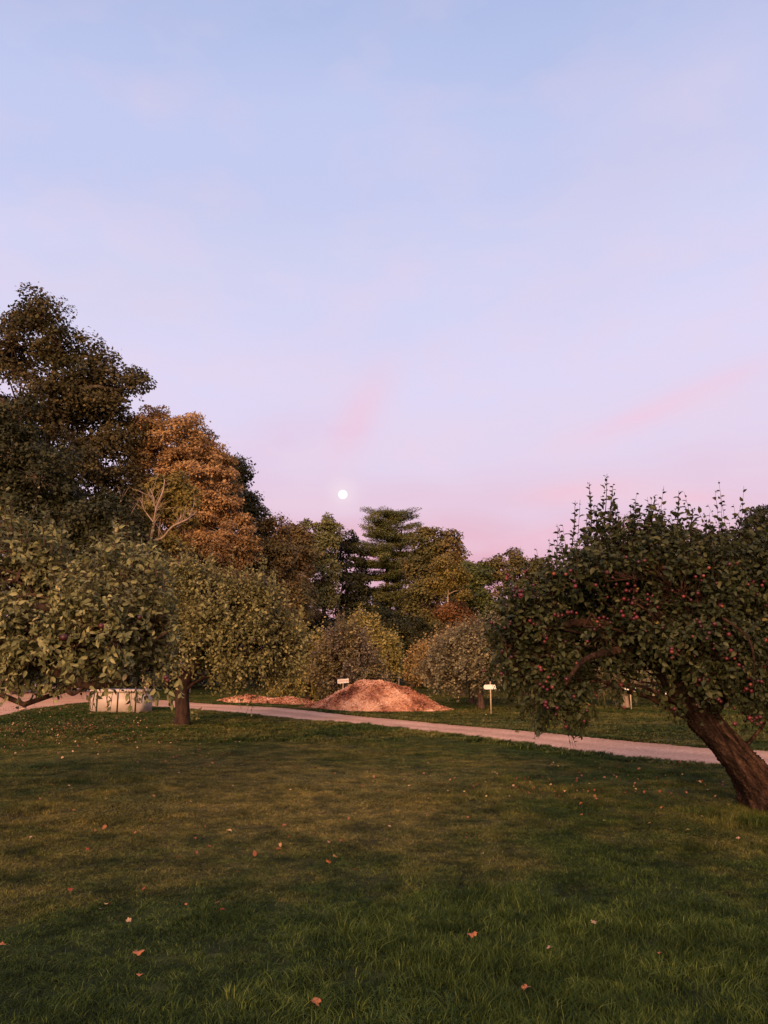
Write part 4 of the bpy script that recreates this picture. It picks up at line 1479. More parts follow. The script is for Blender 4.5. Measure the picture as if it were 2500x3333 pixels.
small_apple('low brownish bush tree at the far end of the grass lane', 1370, 60,
            [(1350, 2188, 35, 14), (1390, 2185, 40, 18)], L_brown, 450, 0.19, 79, k=8, trunk_r=0.08, tlen=0.45, th=0.6)
# rows behind the leaning tree
rowspec = [(1800, 31, 'orchard apple tree glimpsed under the left half of the leaning tree'), (2012, 30, 'orchard apple tree with a pale pink trunk beside the sign under the leaning tree'),
           (2240, 33, 'orchard apple tree glimpsed behind the leaning trunk'), (2480, 31, 'orchard apple tree beyond the road at the right edge'),
           (1700, 44, 'farther orchard apple tree left of the leaning one'), (1920, 46, 'farther orchard apple tree glimpsed below the leaning crown'), (2140, 45, 'farther orchard apple tree near the thin white sign')]
for q, (px, D, lab) in enumerate(rowspec):
    sc = 30.0 / D
    cy0 = 2180 if D < 40 else 2150
    small_apple(lab, px, D, [(px, cy0 - 70 * sc, 110 * sc, 70 * sc), (px - 80 * sc, cy0 - 30 * sc, 80 * sc, 60 * sc), (px + 80 * sc, cy0 - 40 * sc, 80 * sc, 60 * sc), (px + 10, cy0, 110 * sc, 40 * sc)],
                L_apple_grey if q % 2 else L_green, 1000, 0.14, 80 + q, k=8, trunk_r=0.12, tlen=0.42, bark=bark_pale if q == 1 else None)

# ------------------------------------------------------------------ near left apple tree (trunk out of frame, low limb reaching in)
DB = 8.2
baseB = np.array([-6.3, 8.6, float(gh(-6.3, 8.6))])
lobB = lobes_px(DB, [(60, 1870, 150, 100), (170, 1900, 120, 90, .3), (30, 1790, 90, 80), (210, 1990, 160, 110), (370, 1950, 130, 120, .2), (470, 1900, 90, 90, .4), (90, 2060, 170, 90, -.3), (290, 2090, 170, 100, -.4), (450, 2080, 120, 110),
                     (520, 2180, 85, 90, .3), (-150, 1950, 220, 200), (-350, 2000, 250, 240), (60, 2180, 120, 55, -.4), (180, 2160, 110, 50, 0), (420, 2190, 120, 70, -.2), (520, 1980, 60, 80, .3), (-50, 2120, 160, 90, .3), (350, 1860, 90, 60, .3), (540, 2060, 50, 80)], depth=0.8)


def U(px, py, D=DB):
    return at(px, py, D)


trB = [baseB + [0, 0, -0.1], baseB + [0.05, 0, 0.4], baseB + [0.2, -0.1, 0.95], U(-420, 2120, 8.4), U(-250, 2000, 8.3), U(-150, 1900, 8.2)]
limB = [([U(-520, 2250, 8.5), U(-250, 2200, 8.4), U(-100, 2195), U(20, 2175), U(90, 2163), U(150, 2172, 8.1), U(215, 2200, 8.0), U(250, 2222, 8.0), U(300, 2232, 8.0), U(360, 2226, 8.1), U(430, 2200, 8.2)], [.12, .085, .07, .060, .056, .054, .050, .048, .042, .03, .015]),
        ([U(250, 2222, 8.0), U(236, 2240, 7.95), U(222, 2248, 7.9), U(240, 2258, 7.9), U(270, 2240, 7.95)], [.028, .026, .024, .02, .012]),
        ([U(-250, 2000, 8.3), U(-60, 1960, 8.1), U(120, 1980, 8.1), U(300, 1970, 8.2), U(430, 1960, 8.4)], [.09, .07, .05, .035, .02]),
        ([U(-420, 2120, 8.4), U(-200, 2080, 8.0), U(60, 2080, 7.9), U(260, 2060, 7.9), U(460, 2080, 8.1)], [.08, .06, .045, .03, .018])]
sprB = []
for (a, b, c, d, kk) in [(148, 1760, 152, 1648, 15), (196, 1790, 200, 1690, 14), (60, 1740, 36, 1665, 13), (30, 1730, 20, 1668, 12), (70, 1760, 84, 1700, 10), (372, 1810, 380, 1738, 12), (350, 1850, 345, 1770, 12), (475, 1850, 470, 1772, 12),
                         (430, 1850, 440, 1800, 10), (215, 1860, 225, 1770, 12), (280, 1880, 272, 1810, 11), (500, 1870, 512, 1815, 10), (0, 1760, -10, 1680, 12), (120, 1800, 118, 1730, 11), (170, 1800, 176, 1740, 10)]:
    sprB.append((U(a, b), U(c, d), kk))
outB = [(-60, 1690), (0, 1705), (30, 1690), (70, 1730), (110, 1725), (150, 1740), (200, 1770), (212, 1850), (240, 1885), (290, 1850), (325, 1800), (370, 1760), (395, 1835), (440, 1835), (478, 1800), (515, 1850), (545, 1905), (560, 1960)]
for (a, b, c, d, kk) in top_shoots(outB + [(560, 2400), (-60, 2400)], -20, 540, 26, 70, 140, 5):
    sprB.append((U(a, b, 7.9), U(c, d + 20, 7.9), kk // 2 + 2))
hangB = []
for (a, b, c, d, kk) in [(60, 2200, 62, 2290, 9), (30, 2210, 45, 2250, 7), (90, 2200, 100, 2245, 7), (130, 2210, 128, 2262, 7), (190, 2225, 186, 2270, 8), (150, 2225, 165, 2262, 6), (345, 2230, 352, 2310, 4),
                         (440, 2225, 452, 2290, 6), (500, 2220, 512, 2290, 8), (540, 2230, 560, 2300, 9), (580, 2200, 588, 2270, 8), (310, 2240, 300, 2310, 5), (-20, 2210, -10, 2260, 8), (100, 2250, 118, 2262, 4), (420, 2250, 426, 2320, 4), (470, 2240, 486, 2285, 7)]:
    hangB.append((U(a, b, 8.0), U(c, d, 8.0), kk))
tB, tipB, odB = apple_tree('apple_tree', 'nearest apple tree at the left with grey green leaves and a low bare limb', baseB, trB, [.2, .17, .15, .12, .09, .06], lobB, L_apple_left, bark_apple, 5700, leaf=0.069, k=9,
                           tlen=0.26, seed=91, near=True, sprouts=sprB, hang=hangB, extra_limbs=limB, parts=300, node_r=0.011, wr=0.52, zmin=1.05, lo=0.35, hollow=0.3, ridges=4, rough=0.12, lump=2.6, lumpcut=-0.5,
                           hollows=[(90, 2165, 130, 34, 8.3), (265, 2222, 105, 42, 8.3), (200, 2190, 80, 30, 8.2)], max_py=2325,
                           outline=[(-900, 1500), (-60, 1690), (0, 1705), (30, 1690), (70, 1730), (110, 1725), (150, 1740), (200, 1770), (212, 1850), (240, 1885), (290, 1850), (325, 1800), (370, 1760), (395, 1835), (440, 1835), (478, 1800), (515, 1850), (545, 1905), (560, 1960), (575, 2040), (600, 2100), (612, 2180),
                                    (600, 2215), (550, 2225), (500, 2215), (440, 2205), (380, 2200), (330, 2200), (290, 2185), (230, 2170), (200, 2190), (150, 2210), (120, 2205), (95, 2235), (50, 2245), (20, 2205), (-50, 2210), (-900, 2500)])

# ------------------------------------------------------------------ the leaning apple tree with red fruit
DH = 9.0
bh = at(2480, 2600, DH)
baseH = np.array([at(2500, 2600, DH)[0], DH, float(gh(4.5, DH))])


def H(px, py, dd=0.0):
    return at(px, py, DH + dd)


trunkH = [baseH + [0.10, 0, -0.22], H(2466, 2560), H(2409, 2480), H(2346, 2405), H(2290, 2340), H(2262, 2300, .0)]
radH = [0.40, 0.225, 0.176, 0.166, 0.178, 0.14]
lobH = lobes_px(DH, [(1700, 2060, 120, 120), (1650, 2130, 85, 90), (1760, 2190, 110, 110), (1860, 2270, 95, 75), (1790, 1960, 110, 90), (1900, 1890, 120, 80), (1980, 1800, 110, 70), (2090, 1780, 110, 80), (2200, 1790, 130, 80),
                     (2330, 1800, 120, 80), (1900, 2040, 150, 120, -.4), (2060, 1960, 160, 120, -.5), (2080, 2080, 130, 80, -.3), (2220, 1950, 160, 130, -.5), (2380, 1950, 150, 140, -.2), (2460, 1850, 100, 80), (2480, 2080, 140, 130),
                     (2330, 2120, 130, 110, -.5), (2420, 2230, 120, 80, -.1), (2260, 2230, 60, 70, -.3), (2600, 2000, 180, 200), (2600, 2250, 130, 110, .2), (1980, 2180, 110, 60, .5), (2100, 2180, 90, 50, .8), (2000, 1960, 200, 130, 1.0), (2300, 1950, 200, 150, 1.2), (1850, 2080, 120, 120, .9)], depth=0.85)
limH = [([H(2300, 2350, .05), H(2230, 2270), H(2170, 2190, .1), H(2090, 2110, .1), H(1980, 2040), H(1860, 2030), H(1760, 2070)], [.17, .145, .12, .09, .065, .045, .02]),
        ([H(2262, 2300), H(2290, 2200, -.1), H(2320, 2100, -.2), H(2350, 1990, -.1), H(2370, 1900)], [.13, .10, .075, .05, .025]),
        ([H(2290, 2330, .1), H(2380, 2230, .3), H(2470, 2140, .5), H(2560, 2060, .4)], [.12, .09, .06, .03]),
        ([H(2170, 2190, .1), H(2140, 2080, .3), H(2120, 1960, .4), H(2060, 1850, .3)], [.08, .06, .045, .02]),
        ([H(2090, 2110, .1), H(2000, 2120, -.3), H(1900, 2150, -.5), H(1840, 2230, -.4)], [.055, .045, .03, .015]),
        ([H(2350, 2010, -.9), H(2430, 2070, -1.0), H(2455, 2150, -1.0), H(2450, 2240, -.9)], [.012, .012, .01, .008])]
spr = []
for (a, b, c, d, kk) in [(1960, 1760, 1976, 1542, 22), (1985, 1750, 1996, 1575, 20), (1925, 1740, 1918, 1570, 18), (1860, 1790, 1872, 1630, 15), (1940, 1760, 1945, 1640, 15), (2010, 1760, 2010, 1640, 14), (1905, 1790, 1910, 1680, 13),
                         (2065, 1740, 2070, 1632, 11), (2120, 1740, 2132, 1612, 13), (2205, 1720, 2210, 1597, 14), (2250, 1740, 2256, 1655, 10), (2090, 1750, 2100, 1680, 9), (2160, 1740, 2155, 1670, 9), (2350, 1760, 2355, 1712, 7),
                         (2310, 1760, 2318, 1715, 7), (2470, 1760, 2480, 1665, 10), (1835, 1830, 1822, 1770, 8), (2030, 1760, 2030, 1690, 9), (1960, 1790, 1935, 1700, 12), (2000, 1780, 2025, 1700, 10), (2420, 1780, 2425, 1700, 9)]:
    spr.append((H(a, b), H(c, d), kk))
hang = []
for (a, b, c, d, kk) in [(1740, 2280, 1730, 2370, 11), (1780, 2290, 1775, 2385, 12), (1765, 2300, 1745, 2395, 10), (1850, 2310, 1852, 2390, 12), (1885, 2320, 1893, 2405, 12), (1870, 2310, 1872, 2385, 10), (1930, 2290, 1940, 2345, 9), (1960, 2260, 1970, 2300, 8),
                         (1700, 2240, 1695, 2330, 10), (1720, 2260, 1700, 2345, 9), (2020, 2230, 2016, 2305, 8), (2010, 2230, 2000, 2280, 8), (2060, 2220, 2066, 2290, 8), (2150, 2230, 2160, 2320, 9), (2170, 2250, 2180, 2335, 8), (2220, 2280, 2230, 2345, 9),
                         (2450, 2280, 2452, 2360, 9), (2420, 2270, 2425, 2330, 8), (2490, 2290, 2490, 2350, 8), (1620, 2190, 1612, 2250, 8), (1650, 2210, 1650, 2280, 8), (1810, 2300, 1815, 2370, 9), (1910, 2300, 1915, 2370, 9)]:
    hang.append((H(a, b, -.1), H(c, d, -.1), kk))
tH, tipH, odH = apple_tree('apple_tree', 'leaning old apple tree at the right hung with dark red apples', baseH, trunkH, radH, lobH, L_apple_hero, bark_lean, 5000, leaf=0.068, k=10, tlen=0.26, seed=101,
                           near=True, sprouts=spr, hang=hang, extra_limbs=limH, bark_k=96, bark_n=170, rough=0.15, ridges=11, parts=300, node_r=0.011, wr=0.62, zmin=0.75, lo=0.4, hollow=0.35, lobe_limb=0.035, lump=2.4, lumpcut=-0.1, feather=0.4, hollow_p=0.62,
                           outline=[(1575, 2110), (1580, 2040), (1620, 1985), (1680, 1905), (1740, 1870), (1790, 1815), (1840, 1800), (1880, 1760), (1930, 1745), (1960, 1700), (2010, 1740), (2060, 1730), (2100, 1690), (2150, 1670), (2190, 1700), (2230, 1690), (2290, 1715), (2350, 1745), (2400, 1765), (2440, 1735), (2500, 1720), (2750, 1700), (2850, 2420),
                                    (2520, 2320), (2460, 2340), (2410, 2310), (2360, 2260), (2330, 2300), (2240, 2310), (2200, 2280), (2150, 2260), (2100, 2215), (2050, 2225), (1990, 2225), (1960, 2270), (1920, 2320), (1860, 2335), (1800, 2335), (1740, 2335), (1695, 2310), (1680, 2270), (1635, 2255), (1610, 2210)],
                           max_py=2412, hollows=[(2010, 2140, 150, 85, 9.4), (2120, 2200, 90, 70, 9.4), (1900, 2200, 60, 40, 9.2)])

# apples
M_apple, nt, b = newmat('red_apple_skin')
oi = N(nt, 'ShaderNodeObjectInfo')
r = N(nt, 'ShaderNodeValToRGB')
setramp(r, [(0.0, (0.022, 0.003, 0.005)), (0.6, (0.062, 0.005, 0.012)), (0.9, (0.11, 0.010, 0.018)), (1.0, (0.20, 0.05, 0.03))])
nt.links.new(oi.outputs['Random'], r.inputs[0])
nt.links.new(r.outputs[0], b.inputs['Base Color'])
b.inputs['Roughness'].default_value = 0.5
pr = [(0.0, 0.72), (0.28, 0.98), (0.72, 0.80), (1.0, 0.20), (0.92, -0.40), (0.55, -0.88), (0.15, -0.82)]
kk = 10
AV = []
for (rad, z) in pr:
    for q in range(kk):
        a = q * 2 * math.pi / kk
        AV.append((rad * math.cos(a), rad * math.sin(a), z))
AF = []
for i in range(len(pr) - 1):
    for q in range(kk):
        AF.append((i * kk + q, (i + 1) * kk + q, (i + 1) * kk + (q + 1) % kk, i * kk + (q + 1) % kk))
AF.append(tuple(range((len(pr) - 1) * kk, len(pr) * kk)))
apple_me = mesh('apple', np.array(AV), faces=AF, mat=M_apple, smooth=True)
ra = np.random.default_rng(77)
facing = np.where((odH[:, 1] < -0.45) & (tipH[:, 1] < DH - 0.15) & (np.abs(tipH[:, 0] / tipH[:, 1] * F) < 1240) & (tipH[:, 2] < at(2000, 1850, DH)[2]))[0]
fx = to_px(tipH[facing])[0]
wgt = 1.0 / (np.histogram(fx, bins=12, range=(1550, 2500))[0][np.clip(((fx - 1550) / 79.2).astype(int), 0, 11)] + 6.0)
cl = ra.choice(facing, min(260, len(facing)), replace=False, p=wgt / wgt.sum())
na = 0
fixed = [(1780, 2190), (1785, 2250), (1790, 2280), (1825, 2235), (1750, 2180), (1600, 2195), (1640, 2120), (1880, 1900), (1950, 1900), (1985, 1875), (2045, 1890), (2315, 1865), (2280, 1875), (2260, 2290), (2345, 2280), (2200, 2300), (2340, 2100), (2060, 1975),
         (2445, 2355), (2460, 2365), (2475, 2340), (2415, 2150), (2330, 1955), (2240, 1930), (1700, 1920), (1690, 1950), (2040, 1850), (2090, 1840), (1850, 1895)]
for (px, py) in fixed:
    for q in range(ra.integers(1, 4)):
        p = H(px, py, -0.80 + ra.normal() * 0.15) + ra.normal(size=3) * 0.045
        o = link('apple', apple_me, tH, loc=p - baseH, rot=(ra.normal() * .3, ra.normal() * .3, ra.uniform(0, 6)))
        s_ = ra.uniform(0.015, 0.024)
        o.scale = (s_, s_, s_)
        na += 1
for j in cl:
    qx, qy = to_px(tipH[j][None])
    if qy[0] > 2360 or qx[0] < 1570:
        continue
    for q in range(1 if ra.random() < 0.65 else 3):
        if na >= 298:
            break
        p = tipH[j] + ra.normal(size=3) * 0.028 + np.array([0, -0.07, -0.03])
        o = link('apple', apple_me, tH, loc=p - baseH, rot=(ra.normal() * .3, ra.normal() * .3, ra.uniform(0, 6)))
        s_ = ra.uniform(0.013, 0.023)
        o.scale = (s_, s_, s_)
        na += 1
facingB = [(208, 2075, .036), (330, 2038, .026), (455, 2010, .024), (540, 2205, .022), (545, 2215, .022)]
for (px, py, s_) in facingB:
    p = at(px, py, 7.15)
    o = link('apple', apple_me, tB, loc=p - baseB)
    o.scale = (s_, s_, s_)

# ------------------------------------------------------------------ wood chip mound
M_chip = leafmat('wood_chips', [(0.0, (0.08, 0.032, 0.022)), (0.22, (0.26, 0.105, 0.066)), (0.55, (0.46, 0.22, 0.14)), (1.0, (0.74, 0.46, 0.33))], rough=0.9, trans=0.0, spec=0.1)
M_core = plainmat('chip_core', (0.16, 0.06, 0.035), (0.36, 0.15, 0.085), scale=9, rough=1, bump=1.0, dist=0.08)


def mound(name, label, cx, cyy, rx, ry, hfun, n_chip, seed, cat='mound', yaw=0.0):
    r_ = np.random.default_rng(seed)
    base = np.array([cx, cyy, float(gh(cx, cyy))])
    t = thing(name, base, label, cat, rot=(0, 0, yaw))
    u = np.linspace(-1, 1, 90)
    v = np.linspace(-1, 1, 50)
    Uu, Vv = np.meshgrid(u, v)
    Z_ = hfun(Uu, Vv)
    Vx = np.stack([Uu * rx, Vv * ry, Z_ - 0.03], -1).reshape(-1, 3)
    i_, j_ = np.meshgrid(np.arange(89), np.arange(49))
    q0 = (j_ * 90 + i_).ravel()
    link('core', mesh('core', Vx, quads=np.stack([q0, q0 + 1, q0 + 91, q0 + 90], -1), mat=M_core, smooth=True), t)
    uu, vv = r_.uniform(-1, 1, n_chip * 2), r_.uniform(-1, 1, n_chip * 2)
    zz = hfun(uu, vv)
    ok = zz > 0.012 + 0.02 * r_.random(len(zz))
    uu, vv, zz = uu[ok], vv[ok], zz[ok]
    e = 0.01
    gx_ = (hfun(uu + e, vv) - zz) / (e * rx)
    gy_ = (hfun(uu, vv + e) - zz) / (e * ry)
    Nn = nrm(np.stack([-gx_, -gy_, np.ones_like(gx_)], -1) + r_.normal(size=(len(uu), 3)) * 0.42)
    P = np.stack([uu * rx, vv * ry, zz + r_.uniform(-0.01, 0.03, len(uu))], -1)
    T = nrm(np.cross(Nn, r_.normal(size=(len(uu), 3))))
    rn = np.clip(0.45 * r_.random(len(uu)) + 0.62 * (0.5 + 0.42 * vnoise(uu * rx, vv * ry + zz, 3.0, seed + 1) + 0.22 * vnoise(uu * rx + zz, vv * ry, 8.0, seed + 2)), 0, 1)
    L = r_.uniform(0.05, 0.17, len(uu))
    me = leaves_mesh('wood_chips', P - T * L[:, None] / 2, T, Nn, L, L * 0.5, rn, M_chip, (0, 0, 0))
    link('wood_chips', me, t, kind='stuff')
    return t


def h_big(u, v):
    # flat topped on the left of centre, long tail to the right
    prof = np.interp(u, [-1, -0.9, -0.72, -0.5, -0.3, -0.12, 0.1, 0.30, 0.48, 0.64, 0.8, 0.93, 1.0], [-.04, 0.04, 0.20, 0.50, 0.80, 0.95, 1.0, 0.94, 0.73, 0.46, 0.22, 0.07, -.04]) * 1.0
    w = 1 - np.clip(np.abs(v) / (0.35 + 0.6 * np.clip(prof, 0, 1)), 0, 1.2) ** 1.8
    z = 1.0 * prof * np.clip(w, -0.05, 1)
    return z + 0.065 * vnoise(u * 2.9, v * 2.0, 3.2, 5) * np.clip(prof, 0, 1) + 0.03 * vnoise(u * 2.9, v * 2.0, 9.0, 6) * np.clip(prof * 3, 0, 1)


cxm = (1250 - 1250) / F * 29.8
mound('wood_chip_mound', 'large mound of reddish wood chips beside the road', at(1212, 2300, 29.2)[0], 29.2, 3.15, 1.75, h_big, 30000, 201, yaw=math.radians(-27))


def h_low(u, v):
    prof = np.interp(u, [-1, -0.8, -0.4, -0.1, 0.1, 0.4, 0.7, 1.0], [-.05, 0.35, 0.95, 0.7, 0.55, 0.75, 0.5, -.05])
    w = 1 - np.clip(np.abs(v) / (0.4 + 0.5 * np.clip(prof, 0, 1)), 0, 1.2) ** 1.8
    return 0.33 * prof * np.clip(w, -0.08, 1) + 0.03 * vnoise(u * 2, v, 5.0, 8) * np.clip(prof, 0, 1)


mound('wood_chip_mound', 'low strip of spread wood chips left of the big mound', at(870, 2270, 34.3)[0], 34.3, 3.1, 1.15, h_low, 12000, 202, yaw=math.radians(-38))

# ------------------------------------------------------------------ signs
M_white = plainmat('white_paint', (0.72, 0.70, 0.66), (0.84, 0.82, 0.78), scale=9, rough=0.6, bump=0.15)
M_stake = plainmat('stake_wood', (0.34, 0.26, 0.18), (0.52, 0.42, 0.31), scale=18, rough=0.9, bump=0.4)
M_letter = plainmat('red_lettering', (0.42, 0.15, 0.10), (0.55, 0.22, 0.15), scale=30, rough=0.7, bump=0.0)


def box(cx, cyy, cz, sx, sy, sz):
    V = np.array([[x_, y_, z_] for x_ in (-1, 1) for y_ in (-1, 1) for z_ in (-1, 1)], float) * np.array([sx, sy, sz]) / 2 + np.array([cx, cyy, cz])
    Q = np.array([[0, 1, 3, 2], [4, 6, 7, 5], [0, 4, 5, 1], [2, 3, 7, 6], [0, 2, 6, 4], [1, 5, 7, 3]])
    return V, Q


def plate(w, h, r_, thick, k=5):
    """board with rounded corners, facing -y"""
    pts = []
    for (sx, sz, a0) in ((1, 1, 0), (-1, 1, 90), (-1, -1, 180), (1, -1, 270)):
        for q in range(k + 1):
            a = math.radians(a0 + 90 * q / k)
            pts.append((sx * (w / 2 - r_) + r_ * math.cos(a), sz * (h / 2 - r_) + r_ * math.sin(a)))
    n = len(pts)
    V = [(x_, -thick / 2, z_) for x_, z_ in pts] + [(x_, thick / 2, z_) for x_, z_ in pts]
    Fc = [tuple(range(n)), tuple(range(2 * n - 1, n - 1, -1))] + [(i, i + n, (i + 1) % n + n, (i + 1) % n) for i in range(n)]
    return np.array(V), Fc


def sign(label, px, base_py, top_py, bw, bh_, corner, tilt, text=None, board_py=None, name='row_sign', D=None, yaw=0.0):
    gx_, gy_ = gp(px, base_py)
    if D:
        gx_, gy_ = (px - 1250) / F * D, D
    base = np.array([gx_, gy_, float(gh(gx_, gy_))])
    t = thing(name, base, label, 'sign', rot=(0, 0, yaw))
    top = at(px, top_py, gy_)[2] - base[2]
    bz = at(px, board_py, gy_)[2] - base[2]
    V, Q = box(0, 0.022, top / 2 - 0.05, 0.04, 0.02, top + 0.1)
    link('stake', mesh('stake', V, quads=Q, mat=M_stake), t)
    V, Fc = plate(bw, bh_, corner, 0.018)
    bo = link('board', mesh('board', V, faces=Fc, mat=M_white), t, loc=(0, 0, bz), rot=(0, -tilt, 0))
    if text:
        cu = bpy.data.curves.new('lettering', 'FONT')
        cu.body = text
        cu.size = bh_ * 0.60
        cu.align_x = 'CENTER'
        cu.align_y = 'CENTER'
        cu.extrude = 0.001
        cu.materials.append(M_letter)
        tmp = bpy.data.objects.new('lettering', cu)
        tm = bpy.data.meshes.new_from_object(tmp)
        bpy.data.objects.remove(tmp)
        o = link('lettering', tm, bo, loc=(0.01, -0.0115, 0), rot=(math.pi / 2, 0, 0))
        o.scale = (0.92, 1, 1)
    return t


sign('white rectangular sign on a stake reading FREEDOM behind the chip mound', 1120, 2280, 2209, 0.46, 0.165, 0.006, math.radians(5), 'FREEDOM', board_py=2217, D=32.0)
sign('white rounded sign on a thin stake right of the grey green apple tree', 1599, 2326, 2218, 0.45, 0.15, 0.06, math.radians(1), board_py=2236)
sign('white sign on a stake under the middle of the leaning tree', 2056, 2312, 2238, 0.40, 0.16, 0.02, math.radians(3), board_py=2245)
sign('small white sign half hidden near the leaning trunk', 2160, 2300, 2250, 0.34, 0.12, 0.02, math.radians(-4), board_py=2255)
# lone stake far down the grass lane
sx_, sy_ = (1297 - 1250) / F * 50, 50
V, Q = box(0, 0, 0.5, 0.09, 0.09, 1.15)
t = thing('fence_post', (sx_, sy_, 0), 'thin grey post at the far end of the grass lane', 'post')
link('post', mesh('post', V, quads=Q, mat=M_stake), t)

# ------------------------------------------------------------------ white bin on the lawn edge, left
M_bin = plainmat('white_plastic', (0.42, 0.34, 0.30), (0.54, 0.45, 0.40), scale=3, rough=0.5, bump=0.1)
M_black = plainmat('black_strap', (0.012, 0.012, 0.012), (0.03, 0.03, 0.03), scale=20, rough=0.6)
bx, by = gp(372, 2321)
t = thing('white_bin', (bx, by, float(gh(bx, by))), 'low white bin with dark upright straps standing at the lawn edge under the left branches', 'bin', rot=(0, 0, math.radians(-9)))
V, Q = box(0, 0.5, 0.34, 1.78, 1.0, 0.68)
link('body', mesh('body', V, quads=Q, mat=M_bin), t)
V, Q = box(0, 0.5, 0.735, 1.86, 1.08, 0.09)
link('lid', mesh('lid', V, quads=Q, mat=M_bin), t)
for xx in (-0.66, 0.10, 0.76):
    V, Q = box(xx, -0.012, 0.37, 0.045, 0.02, 0.80)
    link('strap', mesh('strap', V, quads=Q, mat=M_black), t)
for xx in (-0.28, 0.44):
    V, Q = box(xx, -0.006, 0.33, 0.03, 0.008, 0.56)
    link('rib', mesh('rib', V, quads=Q, mat=M_bin), t)
px_, py_ = gp(297, 2318)
t = thing('wooden_post', (px_, py_, float(gh(px_, py_))), 'short brown wooden post beside the left end of the white bin', 'post')
V, Q = box(0, 0, 0.36, 0.12, 0.12, 0.78)
link('post', mesh('post', V, quads=Q, mat=plainmat('post_wood', (0.12, 0.07, 0.045), (0.25, 0.16, 0.11), scale=16, rough=0.95, bump=0.5)), t)

# ------------------------------------------------------------------ fallen leaves
def leafcolor(name, c1, c2):
    c1, c2 = tuple(c * 0.7 for c in c1), tuple(c * 0.75 for c in c2)
    return plainmat(name, c1, c2, scale=40, rough=0.7, bump=0.3)


M_fall = {'tan': leafcolor('tan_dry_leaf', (0.36, 0.22, 0.13), (0.56, 0.38, 0.24)), 'orange': leafcolor('orange_dry_leaf', (0.36, 0.11, 0.045), (0.56, 0.22, 0.09)),
          'red': leafcolor('red_dry_leaf', (0.26, 0.035, 0.02), (0.45, 0.09, 0.05)), 'yellow': leafcolor('yellow_dry_leaf', (0.48, 0.34, 0.10), (0.66, 0.50, 0.20))}


def maple(seed, mat):
    r_ = np.random.default_rng(seed)
    n = 20
    pts = []
    for q in range(n):
        a = q / n * 2 * math.pi
        rad = 0.5 * (0.62 + 0.38 * abs(math.cos(2.5 * a))) * r_.uniform(0.85, 1.1)
        if abs(a - math.pi) < 0.3:
            rad *= 0.5
        x_, y_ = rad * math.cos(a), rad * math.sin(a)
        pts.append((x_, y_, 0.10 * math.cos(a * 2 + seed) * rad * 2 + 0.35 * (x_ * x_) * r_.uniform(0.5, 1.2)))
    V = [(0, 0, 0.0)] + pts + [(-0.60, 0.02, 0.08)]
    Fc = [(0, 1 + q, 1 + (q + 1) % n) for q in range(n)]
    Fc.append((1 + n // 2, n + 1, 2 + n // 2))
    return mesh('fallen_leaf', np.array(V), faces=Fc, mat=mat)


fl = {c: [maple(i * 7 + len(c), M_fall[c]) for i in range(3)] for c in M_fall}
FL = [('red', 228, 2905, 1.3), ('red', 468, 2905, 1.1), ('red', 284, 2773, 1.1), ('tan', 704, 2958, 1.2), ('orange', 605, 2961, 1.0), ('tan', 418, 3013, 0.9), ('orange', 450, 3122, 1.3), ('orange', 1023, 3301, 1.4), ('orange', 4, 3093, 1.0), ('tan', 498, 2604, 1.3),
      ('orange', 167, 2569, 1.2), ('tan', 223, 2572, 0.9), ('red', 284, 2594, 1.0), ('orange', 130, 2615, 0.9), ('tan', 437, 2656, 1.1), ('orange', 441, 2717, 1.0), ('tan', 154, 2759, 1.0), ('yellow', 345, 2955, 0.8), ('tan', 327, 2972, 0.7), ('tan', 621, 2621, 0.8),
      ('tan', 346, 2613, 0.7), ('orange', 1136, 2679, 1.0), ('yellow', 1109, 2581, 0.7), ('yellow', 1182, 2629, 0.7), ('tan', 1267, 2706, 0.8), ('tan', 745, 2547, 0.7), ('yellow', 628, 2461, 0.8), ('red', 937, 2472, 0.7), ('orange', 312, 2712, 0.8), ('tan', 100, 2733, 0.8),
      ('orange', 454, 3199, 0.9), ('tan', 1091, 2802, 1.5), ('orange', 1069, 2817, 1.4),
      ('yellow', 1613, 2527, 1.2), ('yellow', 1585, 2610, 1.2), ('orange', 1947, 2618, 1.5), ('orange', 1893, 2674, 1.2), ('yellow', 1969, 2692, 0.8), ('yellow', 2238, 2717, 0.9), ('yellow', 2373, 2634, 1.1), ('orange', 2156, 2644, 0.9), ('tan', 2288, 2671, 0.9),
      ('tan', 2113, 2698, 0.9), ('tan', 2305, 2586, 0.9), ('orange', 1739, 2579, 0.9), ('orange', 1541, 2575, 1.0), ('yellow', 1448, 2583, 0.7), ('orange', 1393, 2617, 0.9), ('tan', 1401, 2602, 0.7), ('yellow', 1512, 2593, 0.7), ('tan', 1662, 2611, 0.9),
      ('orange', 2036, 2626, 0.9), ('yellow', 1817, 2503, 0.8), ('orange', 1522, 2677, 1.0), ('tan', 1267, 2706, 0.8), ('tan', 1933, 3023, 0.9), ('tan', 1790, 3107, 1.0), ('orange', 1537, 3064, 1.1), ('orange', 2150, 3125, 0.9), ('tan', 2403, 2740, 0.9),
      ('tan', 1919, 2570, 0.8), ('orange', 1713, 3248, 0.9), ('orange', 1480, 2545, 0.6), ('yellow', 1900, 2590, 0.6)]
def where(px, py):
    row = 'near the road' if py < 2600 else 'on the middle of the lawn' if py < 2800 else 'on the nearer lawn' if py < 3060 else 'in the longest nearest grass'
    col_ = 'at the far left' if px < 420 else 'left of centre' if px < 1000 else 'right of centre' if px < 1700 else 'under the leaning tree' if py < 2800 else 'to the right'
    return row + ' ' + col_


